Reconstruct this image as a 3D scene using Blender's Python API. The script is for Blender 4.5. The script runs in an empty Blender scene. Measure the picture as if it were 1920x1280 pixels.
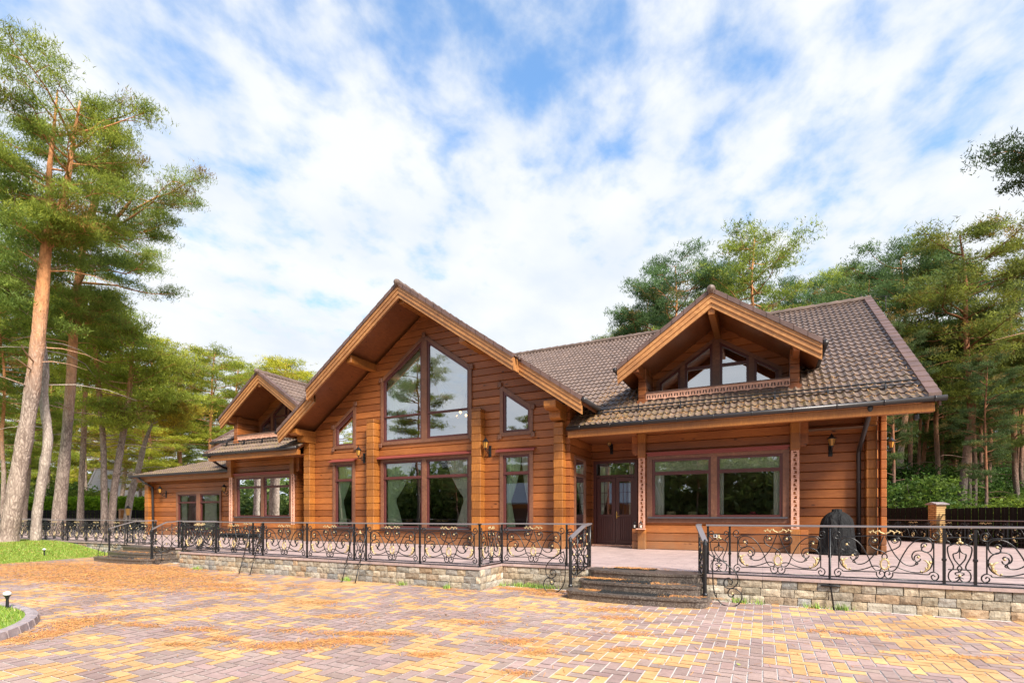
import bpy, math, random
import numpy as np
from mathutils import Vector, Matrix
R = math.radians
SC = bpy.context.scene
COL = SC.collection
# ------------------------------------------------------------------ camera
F, HZ, H = 943.0, 967.0, 1.5
TH = math.atan2(470, 943)
CT, ST = math.cos(TH), math.sin(TH)
cd = bpy.data.cameras.new('camera'); cam = bpy.data.objects.new('camera', cd); COL.objects.link(cam)
cam.location = (0, 0, H); cam.rotation_euler = (R(90), 0, TH)
cd.sensor_width = 36; cd.lens = 36 * F / 1920; cd.shift_y = (HZ - 640) / 1920
cd.clip_start = .05; cd.clip_end = 3000
SC.camera = cam
# ------------------------------------------------------------------ sky and sun
SUN_EL, SUN_AZ = 42.0, 122.0       # azimuth clockwise from +Y
CLOUD = 4.95
w = bpy.data.worlds.new('World'); SC.world = w; w.use_nodes = True
nt = w.node_tree; nt.nodes.clear(); N = nt.nodes.new; L = nt.links.new
out = N('ShaderNodeOutputWorld'); bg = N('ShaderNodeBackground'); bg.inputs[1].default_value = .1
sky = N('ShaderNodeTexSky'); sky.sky_type = 'NISHITA'; sky.sun_disc = False
sky.sun_elevation = R(SUN_EL); sky.sun_rotation = R(SUN_AZ); sky.ozone_density = 2.5; sky.dust_density = .6
tc = N('ShaderNodeTexCoord'); sep = N('ShaderNodeSeparateXYZ'); L(tc.outputs['Generated'], sep.inputs[0])
def M(op, a, b=None, c=None):
    n = N('ShaderNodeMath'); n.operation = op
    for i, q in enumerate((a, b, c)):
        if q is None: continue
        if isinstance(q, (int, float)): n.inputs[i].default_value = q
        else: L(q, n.inputs[i])
    return n.outputs[0]
zc = M('ADD', M('MAXIMUM', sep.outputs[2], 0.0), .18)
cx = M('DIVIDE', sep.outputs[0], zc); cy = M('DIVIDE', sep.outputs[1], zc)
comb = N('ShaderNodeCombineXYZ'); L(cx, comb.inputs[0]); L(cy, comb.inputs[1])
mp = N('ShaderNodeMapping'); L(comb.outputs[0], mp.inputs[0])
mp.inputs['Rotation'].default_value = (0, 0, R(28)); mp.inputs['Scale'].default_value = (1.0, .85, 1); mp.inputs['Location'].default_value = (3.1, 1.7, 0)
n1 = N('ShaderNodeTexNoise'); n1.inputs['Scale'].default_value = 1.7; n1.inputs['Detail'].default_value = 5; n1.inputs['Roughness'].default_value = .55; n1.inputs['Distortion'].default_value = .15
n2 = N('ShaderNodeTexNoise'); n2.inputs['Scale'].default_value = 8.0; n2.inputs['Detail'].default_value = 8; n2.inputs['Roughness'].default_value = .56; n2.inputs['Distortion'].default_value = .1
L(mp.outputs[0], n1.inputs['Vector']); L(mp.outputs[0], n2.inputs['Vector'])
s = M('ADD', M('MULTIPLY', n1.outputs['Fac'], .70), M('MULTIPLY', n2.outputs['Fac'], .86))
low = M('SUBTRACT', 1.0, M('MULTIPLY', M('MAXIMUM', sep.outputs[2], 0.0), 1.55))
s = M('ADD', s, M('MULTIPLY', low, .48))
mr = N('ShaderNodeMapRange'); mr.interpolation_type = 'SMOOTHSTEP'; L(s, mr.inputs[0]); mr.inputs[1].default_value = .56; mr.inputs[2].default_value = .95; mr.inputs[3].default_value = .14; mr.inputs[4].default_value = 1.0
n3 = N('ShaderNodeTexNoise'); n3.inputs['Scale'].default_value = 3.4; n3.inputs['Detail'].default_value = 6; L(mp.outputs[0], n3.inputs['Vector'])
cr = N('ShaderNodeValToRGB'); L(n3.outputs['Fac'], cr.inputs[0])
cr.color_ramp.elements[0].position = .35; cr.color_ramp.elements[0].color = (.82 * CLOUD, .89 * CLOUD, .98 * CLOUD, 1)
cr.color_ramp.elements[1].position = .6; cr.color_ramp.elements[1].color = (.97 * CLOUD, 1.0 * CLOUD, 1.04 * CLOUD, 1)
mx = N('ShaderNodeMix'); mx.data_type = 'RGBA'; L(mr.outputs[0], mx.inputs[0])
sk = N('ShaderNodeMix'); sk.data_type = 'RGBA'; sk.blend_type = 'MULTIPLY'; sk.inputs[0].default_value = 1; L(sky.outputs[0], sk.inputs[6]); sk.inputs[7].default_value = (.80, 1.45, 1.75, 1)
L(sk.outputs[2], mx.inputs[6]); L(cr.outputs[0], mx.inputs[7]); L(mx.outputs[2], bg.inputs[0]); L(bg.outputs[0], out.inputs[0])
ld = bpy.data.lights.new('sun', 'SUN'); sun = bpy.data.objects.new('sun', ld); COL.objects.link(sun)
ld.energy = 4.6; ld.angle = R(16); ld.color = (1, .93, .82)
az = R(SUN_AZ)
sd = Vector((math.sin(az) * math.cos(R(SUN_EL)), math.cos(az) * math.cos(R(SUN_EL)), math.sin(R(SUN_EL))))
sun.rotation_euler = sd.to_track_quat('Z', 'Y').to_euler()
vs = SC.view_settings; vs.view_transform = 'Standard'; vs.look = 'None'; vs.gamma = 1; vs.exposure = 1.05
SC.cycles.max_bounces = 7; SC.cycles.transparent_max_bounces = 16
# ------------------------------------------------------------------ measuring helpers
def ray(px, py):
    u = (px - 960) / F
    return (u * CT - ST, u * ST + CT, -(py - HZ) / F)
def on_y(px, py, Y):
    r = ray(px, py); t = Y / r[1]; return Vector((r[0] * t, Y, H + r[2] * t))
def on_z(px, py, Z):
    r = ray(px, py); t = (Z - H) / r[2]; return Vector((r[0] * t, r[1] * t, Z))
def at_d(px, py, d):
    r = ray(px, py); return Vector((r[0] * d, r[1] * d, H + r[2] * d))
# ------------------------------------------------------------------ materials
MATS = {}
def mat(name, col, rough=.6, metal=0, spec=.5):
    m = bpy.data.materials.new(name); m.use_nodes = True
    b = m.node_tree.nodes['Principled BSDF']
    b.inputs['Base Color'].default_value = (*col, 1); b.inputs['Roughness'].default_value = rough
    b.inputs['Metallic'].default_value = metal; b.inputs['Specular IOR Level'].default_value = spec
    MATS[name] = m; return m
class NT:
    def __init__(s, m): s.m = m; s.t = m.node_tree; s.b = s.t.nodes['Principled BSDF']
    def n(s, kind, **kw):
        x = s.t.nodes.new(kind)
        for k, v in kw.items():
            if k in x.inputs: x.inputs[k].default_value = v
            else: setattr(x, k, v)
        return x
    def l(s, a, b): s.t.links.new(a, b)
    def coord(s, scale=(1, 1, 1), rot=(0, 0, 0), kind='Object'):
        c = s.n('ShaderNodeTexCoord'); mp = s.n('ShaderNodeMapping'); s.l(c.outputs[kind], mp.inputs[0])
        mp.inputs['Scale'].default_value = scale; mp.inputs['Rotation'].default_value = rot; return mp.outputs[0]
    def noise(s, vec, scale, detail=4, rough=.55, dist=0):
        x = s.n('ShaderNodeTexNoise'); s.l(vec, x.inputs['Vector']); x.inputs['Scale'].default_value = scale
        x.inputs['Detail'].default_value = detail; x.inputs['Roughness'].default_value = rough; x.inputs['Distortion'].default_value = dist
        return x.outputs['Fac']
    def ramp(s, fac, stops):
        x = s.n('ShaderNodeValToRGB'); s.l(fac, x.inputs[0]); e = x.color_ramp.elements
        while len(e) < len(stops): e.new(.5)
        for i, (p, c) in enumerate(stops): e[i].position = p; e[i].color = (*c, 1)
        return x.outputs[0]
    def math(s, op, a, b=None):
        x = s.n('ShaderNodeMath'); x.operation = op
        for i, q in enumerate((a, b)):
            if q is None: continue
            if isinstance(q, (int, float)): x.inputs[i].default_value = q
            else: s.l(q, x.inputs[i])
        return x.outputs[0]
    def mix(s, fac, a, b, mode='MIX'):
        x = s.n('ShaderNodeMix'); x.data_type = 'RGBA'; x.blend_type = mode
        for i, q in ((0, fac), (6, a), (7, b)):
            if isinstance(q, (int, float)): x.inputs[i].default_value = q
            elif isinstance(q, tuple): x.inputs[i].default_value = (*q, 1)
            else: s.l(q, x.inputs[i])
        return x.outputs[2]
    def base(s, c): s.l(c, s.b.inputs['Base Color'])
    def bump(s, h, strength=.4, dist=.02):
        x = s.n('ShaderNodeBump'); x.inputs['Strength'].default_value = strength; x.inputs['Distance'].default_value = dist
        s.l(h, x.inputs['Height']); s.l(x.outputs[0], s.b.inputs['Normal'])
    def attr(s, name='Col'):
        x = s.n('ShaderNodeAttribute'); x.attribute_name = name; return x.outputs['Color']
def wood(name, a, b, knots=True, rough=.42, stretch=(1.2, 14, 14), rows=True, pitch=.255):
    m = mat(name, a, rough); t = NT(m)
    c = t.coord(stretch); g = t.noise(c, 3.0, 7, .62, 1.0)
    col = t.ramp(g, [(.3, tuple(x * .78 for x in a)), (.52, a), (.74, b)])
    if rows:
        tcn = t.n('ShaderNodeTexCoord'); sx = t.n('ShaderNodeSeparateXYZ'); t.l(tcn.outputs['Object'], sx.inputs[0])
        wn = t.n('ShaderNodeTexWhiteNoise'); wn.noise_dimensions = '1D'
        t.l(t.math('FLOOR', t.math('DIVIDE', t.math('SUBTRACT', sx.outputs[2], .465), pitch)), wn.inputs['W'])
        v = t.ramp(wn.outputs[0], [(0, (.70, .66, .64)), (.5, (1, 1, 1)), (1, (1.2, 1.22, 1.12))])
        col = t.mix(1.0, col, v, 'MULTIPLY')
    if rows:
        wz = t.n('ShaderNodeMapRange'); t.l(t.math('ADD', sx.outputs[2], t.math('MULTIPLY', t.noise(t.coord((1.5, 1.5, .8)), 2.5, 6, .65), -.9)), wz.inputs[0])
        wz.inputs[1].default_value = -.1; wz.inputs[2].default_value = .75; wz.inputs[3].default_value = .7; wz.inputs[4].default_value = 0
        col = t.mix(wz.outputs[0], col, (.20, .125, .075))
    big = t.noise(t.coord((.35, .35, .5)), 1.3, 3)
    col = t.mix(1.0, col, t.ramp(big, [(.3, (.68, .64, .62)), (.65, (1.12, 1.1, 1.0))]), 'MULTIPLY')
    if knots:
        vo = t.n('ShaderNodeTexVoronoi'); t.l(t.coord((1.6, 3, 3.9)), vo.inputs['Vector']); vo.inputs['Scale'].default_value = 1.0; vo.inputs['Randomness'].default_value = 1
        k = t.ramp(vo.outputs['Distance'], [(0.045, (.16, .09, .07)), (.12, (1, 1, 1))])
        col = t.mix(1.0, col, k, 'MULTIPLY')
    t.base(col); t.bump(g, .25, .01); return m
wood('log_wood', (.305, .098, .027), (.42, .155, .043))
wood('post_wood', (.31, .112, .023), (.42, .17, .04), stretch=(9, 9, 1.6), knots=False)
wood('fascia_wood', (.40, .18, .065), (.50, .26, .10), stretch=(2, 2, 2), rows=False, knots=False)
wood('soffit_wood', (.24, .08, .028), (.32, .115, .04), stretch=(7, 2, 7), rows=False)
wood('trim_wood', (.185, .080, .048), (.26, .12, .072), stretch=(3, 3, 3), rows=False, knots=False)
wood('lace_wood', (.66, .36, .27), (.82, .52, .42), stretch=(3, 3, 3), rows=False, knots=False, rough=.6)
mat('sash', (.09, .024, .022), .35)
mat('red_cap', (.22, .045, .035), .5)
mat('door_paint', (.075, .02, .017), .4)
mat('interior', (.20, .12, .07), .8)
mat('inner_floor', (.10, .06, .04), .6)
mat('gutter_metal', (.035, .03, .03), .35, .3)
mat('sill_metal', (.16, .17, .2), .3, .8)
mat('iron', (.012, .012, .014), .35, .2)
mat('rail_top', (.17, .145, .145), .28, .1, .8)
mat('gold', (.52, .40, .21), .5, .4)
mat('rubber', (.012, .012, .012), .95)
mat('brass', (.8, .5, .15), .25, 1)
mat('white_plastic', (.75, .75, .72), .4)
mat('black_plastic', (.015, .015, .017), .35)
mat('amber_glass', (.45, .22, .04), .3)
mat('candle', (.8, .78, .7), .6)
mat('shade_cloth', (.5, .4, .22), .9)
mat('red_flower', (.5, .05, .1), .8)
m = mat('bulb', (1, .8, .4)); m.node_tree.nodes['Principled BSDF'].inputs['Emission Color'].default_value = (1, .62, .2, 1); m.node_tree.nodes['Principled BSDF'].inputs['Emission Strength'].default_value = 3
# roof tiles
def tile_mat(name, a, moss):
    m = mat(name, a, .55); t = NT(m); c = t.coord()
    g = t.noise(c, 2.2, 6, .6); col = t.ramp(g, [(.3, tuple(x * .72 for x in a)), (.55, a), (.8, tuple(x * 1.35 for x in a))])
    wn = t.n('ShaderNodeTexVoronoi'); t.l(t.coord((3, 2.8, 2.8)), wn.inputs['Vector']); wn.inputs['Scale'].default_value = 1
    hsv = t.n('ShaderNodeSeparateColor'); t.l(wn.outputs['Color'], hsv.inputs[0])
    col = t.mix(1.0, col, t.ramp(hsv.outputs[0], [(0, (.88, .88, .88)), (1, (1.1, 1.1, 1.08))]), 'MULTIPLY')
    g2 = t.noise(c, 9, 6, .7); sx = t.n('ShaderNodeSeparateXYZ'); t.l(c, sx.inputs[0])
    lo = t.n('ShaderNodeMapRange'); t.l(sx.outputs[2], lo.inputs[0]); lo.inputs[1].default_value = 4.2; lo.inputs[2].default_value = 8.5; lo.inputs[3].default_value = .14 * moss; lo.inputs[4].default_value = -.12
    f = t.ramp(t.math('ADD', g2, lo.outputs[0]), [(.58, (0, 0, 0)), (.72, (1, 1, 1))])
    col = t.mix(t.math('MULTIPLY', f, .5), col, (.24, .175, .045)); t.base(col); t.bump(t.noise(c, 40, 4), .3, .01); return m
tile_mat('roof_tile', (.155, .105, .083), .8)
tile_mat('verge_tile', (.125, .072, .06), .1)
# stone, paving
def attr_mat(name, rough=.7, nscale=14, var=.3, bump=.5, spec=.4, bd=.012):
    m = mat(name, (.5, .5, .5), rough, 0, spec); t = NT(m); c = t.coord()
    g = t.noise(c, nscale, 7, .65); v = t.ramp(g, [(.25, (1 - var,) * 3), (.75, (1 + var,) * 3)])
    if name == 'paver': v = t.mix(1.0, v, t.ramp(t.noise(c, .9, 8, .7), [(.32, (.74, .70, .68)), (.62, (1.1, 1.1, 1.1))]), 'MULTIPLY')
    t.base(t.mix(1.0, t.attr(), v, 'MULTIPLY')); t.bump(g, bump, bd); return m
attr_mat('wall_stone', .85, 9, .42, .9, .3, .04)
attr_mat('paver', .75, 22, .16, .35)
attr_mat('blade', .6, 3, .1, 0)
attr_mat('needle_litter', .8, 3, .1, 0)
m = mat('joint_sand', (.55, .5, .46), .9); t = NT(m)
br = t.n('ShaderNodeTexBrick'); t.l(t.coord((1, 1, 1)), br.inputs['Vector']); br.inputs['Scale'].default_value = 3.8
m = mat('mortar', (.42, .38, .32), .95)
m = mat('granite', (.1, .08, .07), .3, 0, .5); t = NT(m)
vo = t.n('ShaderNodeTexVoronoi'); t.l(t.coord(), vo.inputs['Vector']); vo.inputs['Scale'].default_value = 60
sp = t.n('ShaderNodeSeparateColor'); t.l(vo.outputs['Color'], sp.inputs[0])
t.base(t.mix(t.noise(t.coord(), 3, 4), t.ramp(sp.outputs[0], [(0, (.02, .016, .015)), (.5, (.07, .05, .042)), (1, (.26, .22, .19))]), (.10, .08, .068)))
m = mat('terrace_stone', (.4, .3, .3), .6); t = NT(m)
br = t.n('ShaderNodeTexBrick'); t.l(t.coord(), br.inputs['Vector']); br.inputs['Scale'].default_value = 1.0
br.inputs['Brick Width'].default_value = .42; br.inputs['Row Height'].default_value = .21; br.inputs['Mortar Size'].default_value = .008
br.inputs['Color1'].default_value = (.42, .325, .29, 1); br.inputs['Color2'].default_value = (.35, .265, .24, 1); br.inputs['Mortar'].default_value = (.27, .21, .21, 1)
g = t.noise(t.coord((1, 2.5, 1)), 2.6, 8, .65)
t.base(t.mix(1.0, br.outputs['Color'], t.ramp(g, [(.3, (.78, .74, .74)), (.7, (1.28, 1.22, 1.24))]), 'MULTIPLY')); t.bump(t.noise(t.coord(), 22, 5), .3, .01)
m = mat('slab_edge', (.22, .15, .14), .6)
# ground, lawn
m = mat('forest_floor', (.08, .07, .04), .95); t = NT(m); c = t.coord()
t.base(t.mix(t.noise(c, .35, 5), t.ramp(t.noise(c, 3, 8), [(.35, (.035, .05, .012)), (.65, (.09, .11, .03))]), (.11, .085, .045)))
m = mat('lawn_soil', (.09, .2, .02), .9); t = NT(m); c = t.coord()
t.base(t.mix(t.ramp(t.noise(c, .8, 5), [(.45, (0, 0, 0)), (.75, (.6, .6, .6))]), t.ramp(t.noise(c, 9, 8), [(.3, (.11, .19, .012)), (.7, (.22, .31, .04))]), (.34, .32, .06)))
m = mat('kerb_stone', (.3, .24, .24), .8); t = NT(m); t.base(t.ramp(t.noise(t.coord(), 9, 8), [(.3, (.2, .16, .165)), (.7, (.38, .31, .31))]))
# bark
def bark(name, lowc, lowd, up, h0=6, h1=11):
    m = mat(name, lowc, .85, 0, .2); t = NT(m); c = t.coord((1, 1, .3)); nz = t.n('ShaderNodeTexNoise'); t.l(c, nz.inputs['Vector']); nz.inputs['Scale'].default_value = 5; nz.inputs['Detail'].default_value = 5; c = t.mix(.22, c, nz.outputs['Color'])
    vo = t.n('ShaderNodeTexVoronoi'); vo.feature = 'DISTANCE_TO_EDGE'; t.l(c, vo.inputs['Vector']); vo.inputs['Scale'].default_value = 15
    g = t.noise(c, 6, 8, .7)
    lo = t.ramp(t.math('ADD', t.math('MULTIPLY', vo.outputs['Distance'], .8), t.math('MULTIPLY', g, .75)), [(.3, lowd), (.62, lowc)])
    hi = t.ramp(t.noise(t.coord((1, 1, .5)), 7, 6), [(.35, tuple(x * .55 for x in up)), (.65, up)])
    sx = t.n('ShaderNodeSeparateXYZ'); t.l(t.coord(), sx.inputs[0])
    f = t.n('ShaderNodeMapRange'); t.l(t.math('ADD', sx.outputs[2], t.math('MULTIPLY', t.noise(t.coord(), .8, 3), 3)), f.inputs[0])
    f.inputs[1].default_value = h0; f.inputs[2].default_value = h1
    t.base(t.mix(f.outputs[0], lo, hi)); t.bump(t.math('ADD', vo.outputs['Distance'], g), .8, .05); return m
bark('bark_pine', (.42, .325, .27), (.15, .105, .085), (.66, .30, .13), 7, 12)
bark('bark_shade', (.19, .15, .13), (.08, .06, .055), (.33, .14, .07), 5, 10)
bark('bark_pale', (.46, .38, .32), (.22, .17, .145), (.5, .34, .24), 9, 14)
def leafmat(name, gain):
    m = mat(name, (.06, .1, .02), .6, 0, .25); t = NT(m)
    ob = t.n('ShaderNodeObjectInfo'); r = t.ramp(ob.outputs['Random'], [(0, (.78, .86, .95)), (.5, (1, 1, 1)), (1, (1.25, 1.12, .8))])
    c = t.mix(1.0, t.attr(), r, 'MULTIPLY'); c = t.mix(1.0, c, tuple(gain for _ in range(3)), 'MULTIPLY'); t.base(c)
    tr = t.n('ShaderNodeBsdfTranslucent'); t.l(c, tr.inputs[0]); ms = t.n('ShaderNodeMixShader'); ms.inputs[0].default_value = .55
    o = t.t.nodes['Material Output']; t.l(t.b.outputs[0], ms.inputs[1]); t.l(tr.outputs[0], ms.inputs[2]); t.l(ms.outputs[0], o.inputs[0]); return m
leafmat('needles', 1.0); leafmat('leaves', 1.0)
# glass: reflecting sheet one can look through
for gname, gbase in (('glass', .20), ('glass_high', .45)):
  m = mat(gname, (1, 1, 1)); t = NT(m); t.t.nodes.remove(t.b)
  gl = t.n('ShaderNodeBsdfGlossy'); gl.inputs['Roughness'].default_value = .01; gl.inputs[0].default_value = (.93, .96, 1, 1)
  tr = t.n('ShaderNodeBsdfTransparent'); tr.inputs[0].default_value = (.97, .99, .98, 1)
  fr = t.n('ShaderNodeFresnel'); fr.inputs[0].default_value = 1.6
  f = t.math('MINIMUM', t.math('ADD', t.math('MULTIPLY', fr.outputs[0], .8), gbase), 1.0)
  bn = t.n('ShaderNodeBump'); bn.inputs['Strength'].default_value = .04; bn.inputs['Distance'].default_value = .02; t.l(t.noise(t.coord(), 1.2, 2), bn.inputs['Height']); t.l(bn.outputs[0], gl.inputs['Normal'])
  ms = t.n('ShaderNodeMixShader'); t.l(f, ms.inputs[0]); t.l(tr.outputs[0], ms.inputs[1]); t.l(gl.outputs[0], ms.inputs[2]); t.l(ms.outputs[0], t.t.nodes['Material Output'].inputs[0])
def cloth(name, col):
    m = mat(name, col, .9, 0, .1); t = NT(m)
    tr = t.n('ShaderNodeBsdfTranslucent'); tr.inputs[0].default_value = (*col, 1); ms = t.n('ShaderNodeMixShader'); ms.inputs[0].default_value = .35
    t.l(t.b.outputs[0], ms.inputs[1]); t.l(tr.outputs[0], ms.inputs[2]); t.l(ms.outputs[0], t.t.nodes['Material Output'].inputs[0]); return m
cloth('curtain_green', (.76, .95, .68)); cloth('curtain_pale', (.92, .94, .84))
m = cloth('curtain_print', (.6, .7, .5)); t = NT(m); t.base(t.ramp(t.noise(t.coord(), 16, 5, .6, 1.5), [(.42, (.48, .58, .34)), (.6, (.88, .90, .72))]))
m = mat('cover_cloth', (.012, .012, .013), .8, 0, .25); t = NT(m); t.bump(t.noise(t.coord((2.2, 2.2, .6)), 4, 4, .5, .6), 1.0, .12)
mat('neighbour_roof', (.42, .38, .38), .7); mat('neighbour_wall', (.6, .58, .55), .8); mat('garage_roof', (.16, .18, .22), .5)
mat('fence_dark', (.010, .009, .008), .9, 0, .2); mat('brick_pillar', (.5, .3, .12), .8)
t = NT(MATS['brick_pillar']); br = t.n('ShaderNodeTexBrick'); t.l(t.coord((1, 1, 1), (R(90), 0, 0)), br.inputs['Vector']); br.inputs['Scale'].default_value = 1; br.inputs['Brick Width'].default_value = .22; br.inputs['Row Height'].default_value = .075; br.inputs['Mortar Size'].default_value = .01
br.inputs['Color1'].default_value = (.6, .36, .14, 1); br.inputs['Color2'].default_value = (.42, .24, .09, 1); br.inputs['Mortar'].default_value = (.1, .06, .03, 1); t.base(br.outputs[0])
# ------------------------------------------------------------------ mesh helpers
class MB:
    def __init__(s): s.v = []; s.f = []; s.m = []; s.c = []
    def add(s, vs, fs, mi=0, col=(1, 1, 1)):
        k = len(s.v); s.v.extend([tuple(p) for p in vs]); s.c.extend([col] * len(vs))
        s.f.extend([tuple(i + k for i in f) for f in fs]); s.m.extend([mi] * len(fs)); return s
    def box(s, x0, x1, y0, y1, z0, z1, mi=0, col=(1, 1, 1)):
        vs = [(x, y, z) for x in (x0, x1) for y in (y0, y1) for z in (z0, z1)]
        return s.add(vs, [(0, 1, 3, 2), (4, 6, 7, 5), (0, 4, 5, 1), (2, 3, 7, 6), (0, 2, 6, 4), (1, 5, 7, 3)], mi, col)
    def bbox(s, x0, x1, y0, y1, z0, z1, b=.015, mi=0, col=(1, 1, 1)):
        # box with chamfered edges
        pts = []; fs = []
        cx, cy, cz = (x0 + x1) / 2, (y0 + y1) / 2, (z0 + z1) / 2; hx, hy, hz = (x1 - x0) / 2, (y1 - y0) / 2, (z1 - z0) / 2
        idx = {}
        for sx in (-1, 1):
            for sy in (-1, 1):
                for sz in (-1, 1):
                    for a in range(3):
                        q = [sx * (hx - b), sy * (hy - b), sz * (hz - b)]; q[a] = (sx, sy, sz)[a] * (hx, hy, hz)[a]
                        idx[(sx, sy, sz, a)] = len(pts); pts.append((cx + q[0], cy + q[1], cz + q[2]))
        for a in range(3):
            o = [i for i in range(3) if i != a]
            for sg in (-1, 1):
                f = []
                for u, v in ((-1, -1), (1, -1), (1, 1), (-1, 1)):
                    k = [0, 0, 0]; k[a] = sg; k[o[0]] = u; k[o[1]] = v; f.append(idx[(*k, a)])
                fs.append(tuple(f))
        for a in range(3):
            o = [i for i in range(3) if i != a]
            for u in (-1, 1):
                for v in (-1, 1):
                    k0 = [0] * 3; k0[a] = -1; k0[o[0]] = u; k0[o[1]] = v; k1 = list(k0); k1[a] = 1
                    fs.append((idx[(*k0, o[0])], idx[(*k1, o[0])], idx[(*k1, o[1])], idx[(*k0, o[1])]))
        for sx in (-1, 1):
            for sy in (-1, 1):
                for sz in (-1, 1): fs.append(tuple(idx[(sx, sy, sz, a)] for a in range(3)))
        return s.add(pts, fs, mi, col)
    def prism(s, poly, y0, y1, mi=0, ax='y', col=(1, 1, 1)):
        n = len(poly)
        if ax == 'y': A = [(p[0], y0, p[1]) for p in poly]; B = [(p[0], y1, p[1]) for p in poly]
        elif ax == 'x': A = [(y0, p[0], p[1]) for p in poly]; B = [(y1, p[0], p[1]) for p in poly]
        else: A = [(p[0], p[1], y0) for p in poly]; B = [(p[0], p[1], y1) for p in poly]
        return s.add(A + B, [tuple(range(n)), tuple(range(2 * n - 1, n - 1, -1))] + [(i, i + n, (i + 1) % n + n, (i + 1) % n) for i in range(n)], mi, col)
    def ring(s, P, Q, y0, y1, mi=0):
        # frame between polygon P (outer) and Q (inner) in the XZ plane, from y0 (front) to y1
        n = len(P); v = [(p[0], y0, p[1]) for p in P] + [(p[0], y0, p[1]) for p in Q] + [(p[0], y1, p[1]) for p in P] + [(p[0], y1, p[1]) for p in Q]
        f = []
        for i in range(n):
            j = (i + 1) % n
            f += [(i, j, n + j, n + i), (2 * n + i, 3 * n + i, 3 * n + j, 2 * n + j), (i, 2 * n + i, 2 * n + j, j), (n + i, n + j, 3 * n + j, 3 * n + i)]
        return s.add(v, f, mi)
    def tube(s, pts, r, n=6, mi=0, col=(1, 1, 1), cap=True):
        pts = [Vector(p) for p in pts]
        rr = r if isinstance(r, (list, tuple)) else [r] * len(pts)
        vs = []; fs = []; t0 = (pts[1] - pts[0]).normalized()
        up = Vector((0, 0, 1)) if abs(t0.z) < .9 else Vector((0, 1, 0)); nn = t0.cross(up).normalized()
        for i, p in enumerate(pts):
            t = (pts[min(i + 1, len(pts) - 1)] - pts[max(i - 1, 0)])
            if t.length < 1e-9: t = t0
            t = t.normalized(); nn = (nn - t * nn.dot(t))
            nn = nn.normalized() if nn.length > 1e-6 else t.orthogonal().normalized(); b = t.cross(nn)
            for k in range(n):
                a = 2 * math.pi * (k + .5) / n; vs.append(p + (nn * math.cos(a) + b * math.sin(a)) * rr[i])
        for i in range(len(pts) - 1):
            for k in range(n): fs.append((i * n + k, i * n + (k + 1) % n, (i + 1) * n + (k + 1) % n, (i + 1) * n + k))
        if cap: fs += [tuple(range(n - 1, -1, -1)), tuple(range((len(pts) - 1) * n, len(pts) * n))]
        return s.add(vs, fs, mi, col)
    def lathe(s, prof, c=(0, 0, 0), n=12, mi=0, col=(1, 1, 1), sx=1, sy=1):
        vs = [(c[0] + r * math.cos(2 * math.pi * k / n) * sx, c[1] + r * math.sin(2 * math.pi * k / n) * sy, c[2] + z) for r, z in prof for k in range(n)]
        fs = [(i * n + k, i * n + (k + 1) % n, (i + 1) * n + (k + 1) % n, (i + 1) * n + k) for i in range(len(prof) - 1) for k in range(n)]
        fs += [tuple(range(n - 1, -1, -1)), tuple(range((len(prof) - 1) * n, len(prof) * n))]
        return s.add(vs, fs, mi, col)
    def ball(s, c, r, n=8, mi=0, sz=1, col=(1, 1, 1)):
        return s.lathe([(max(1e-4, r * math.sin(math.pi * i / n)), -r * sz * math.cos(math.pi * i / n)) for i in range(n + 1)], c, n, mi, col)
    def build(s, name, mats, parent=None, smooth=False, loc=None, weld=False):
        me = bpy.data.meshes.new(name); me.from_pydata(s.v, [], s.f)
        mats = [mats] if isinstance(mats, str) else mats
        for q in mats: me.materials.append(MATS[q])
        if len(mats) > 1: me.polygons.foreach_set('material_index', s.m)
        if any(c != (1, 1, 1) for c in s.c):
            a = me.color_attributes.new('Col', 'FLOAT_COLOR', 'POINT'); arr = np.ones((len(s.c), 4), np.float32); arr[:, :3] = s.c; a.data.foreach_set('color', arr.ravel())
        me.validate(); me.update()
        import bmesh
        bm = bmesh.new(); bm.from_mesh(me); bmesh.ops.recalc_face_normals(bm, faces=bm.faces); bm.to_mesh(me); bm.free()
        if smooth: me.polygons.foreach_set('use_smooth', [True] * len(me.polygons))
        o = bpy.data.objects.new(name, me); COL.objects.link(o)
        if parent is not None:
            o.parent = parent
            if loc is None: o.location = -parent.location if parent.type == 'EMPTY' and parent.get('_w') else (0, 0, 0)
        if loc is not None: o.location = loc
        return o
def np_mesh(name, V, n, mats, col=None, midx=None, smooth=False):
    """separate n-gons: V is (k*n, 3)"""
    V = np.asarray(V, np.float32); k = len(V) // n
    me = bpy.data.meshes.new(name); me.vertices.add(len(V)); me.vertices.foreach_set('co', V.ravel())
    me.loops.add(k * n); me.loops.foreach_set('vertex_index', np.arange(k * n, dtype=np.int32))
    me.polygons.add(k); me.polygons.foreach_set('loop_start', np.arange(0, k * n, n, dtype=np.int32))
    for q in ([mats] if isinstance(mats, str) else mats): me.materials.append(MATS[q])
    if col is not None:
        a = me.color_attributes.new('Col', 'FLOAT_COLOR', 'POINT'); arr = np.ones((len(V), 4), np.float32); arr[:, :3] = col; a.data.foreach_set('color', arr.ravel())
    me.update(); return me
def link(name, me, parent=None, loc=(0, 0, 0)):
    o = bpy.data.objects.new(name, me); COL.objects.link(o); o.parent = parent; o.location = loc; return o
def tag(o, label, cat, group=None):
    o['label'] = label; o['category'] = cat
    if group: o['group'] = group
    return o
def thing(name, label, cat, loc=(0, 0, 0), group=None, rz=0, world=False):
    o = bpy.data.objects.new(name, None); COL.objects.link(o); o.location = loc; o.rotation_euler = (0, 0, rz); o.empty_display_size = .2
    tag(o, label, cat, group)
    if world: o['_w'] = 1
    return o
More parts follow.
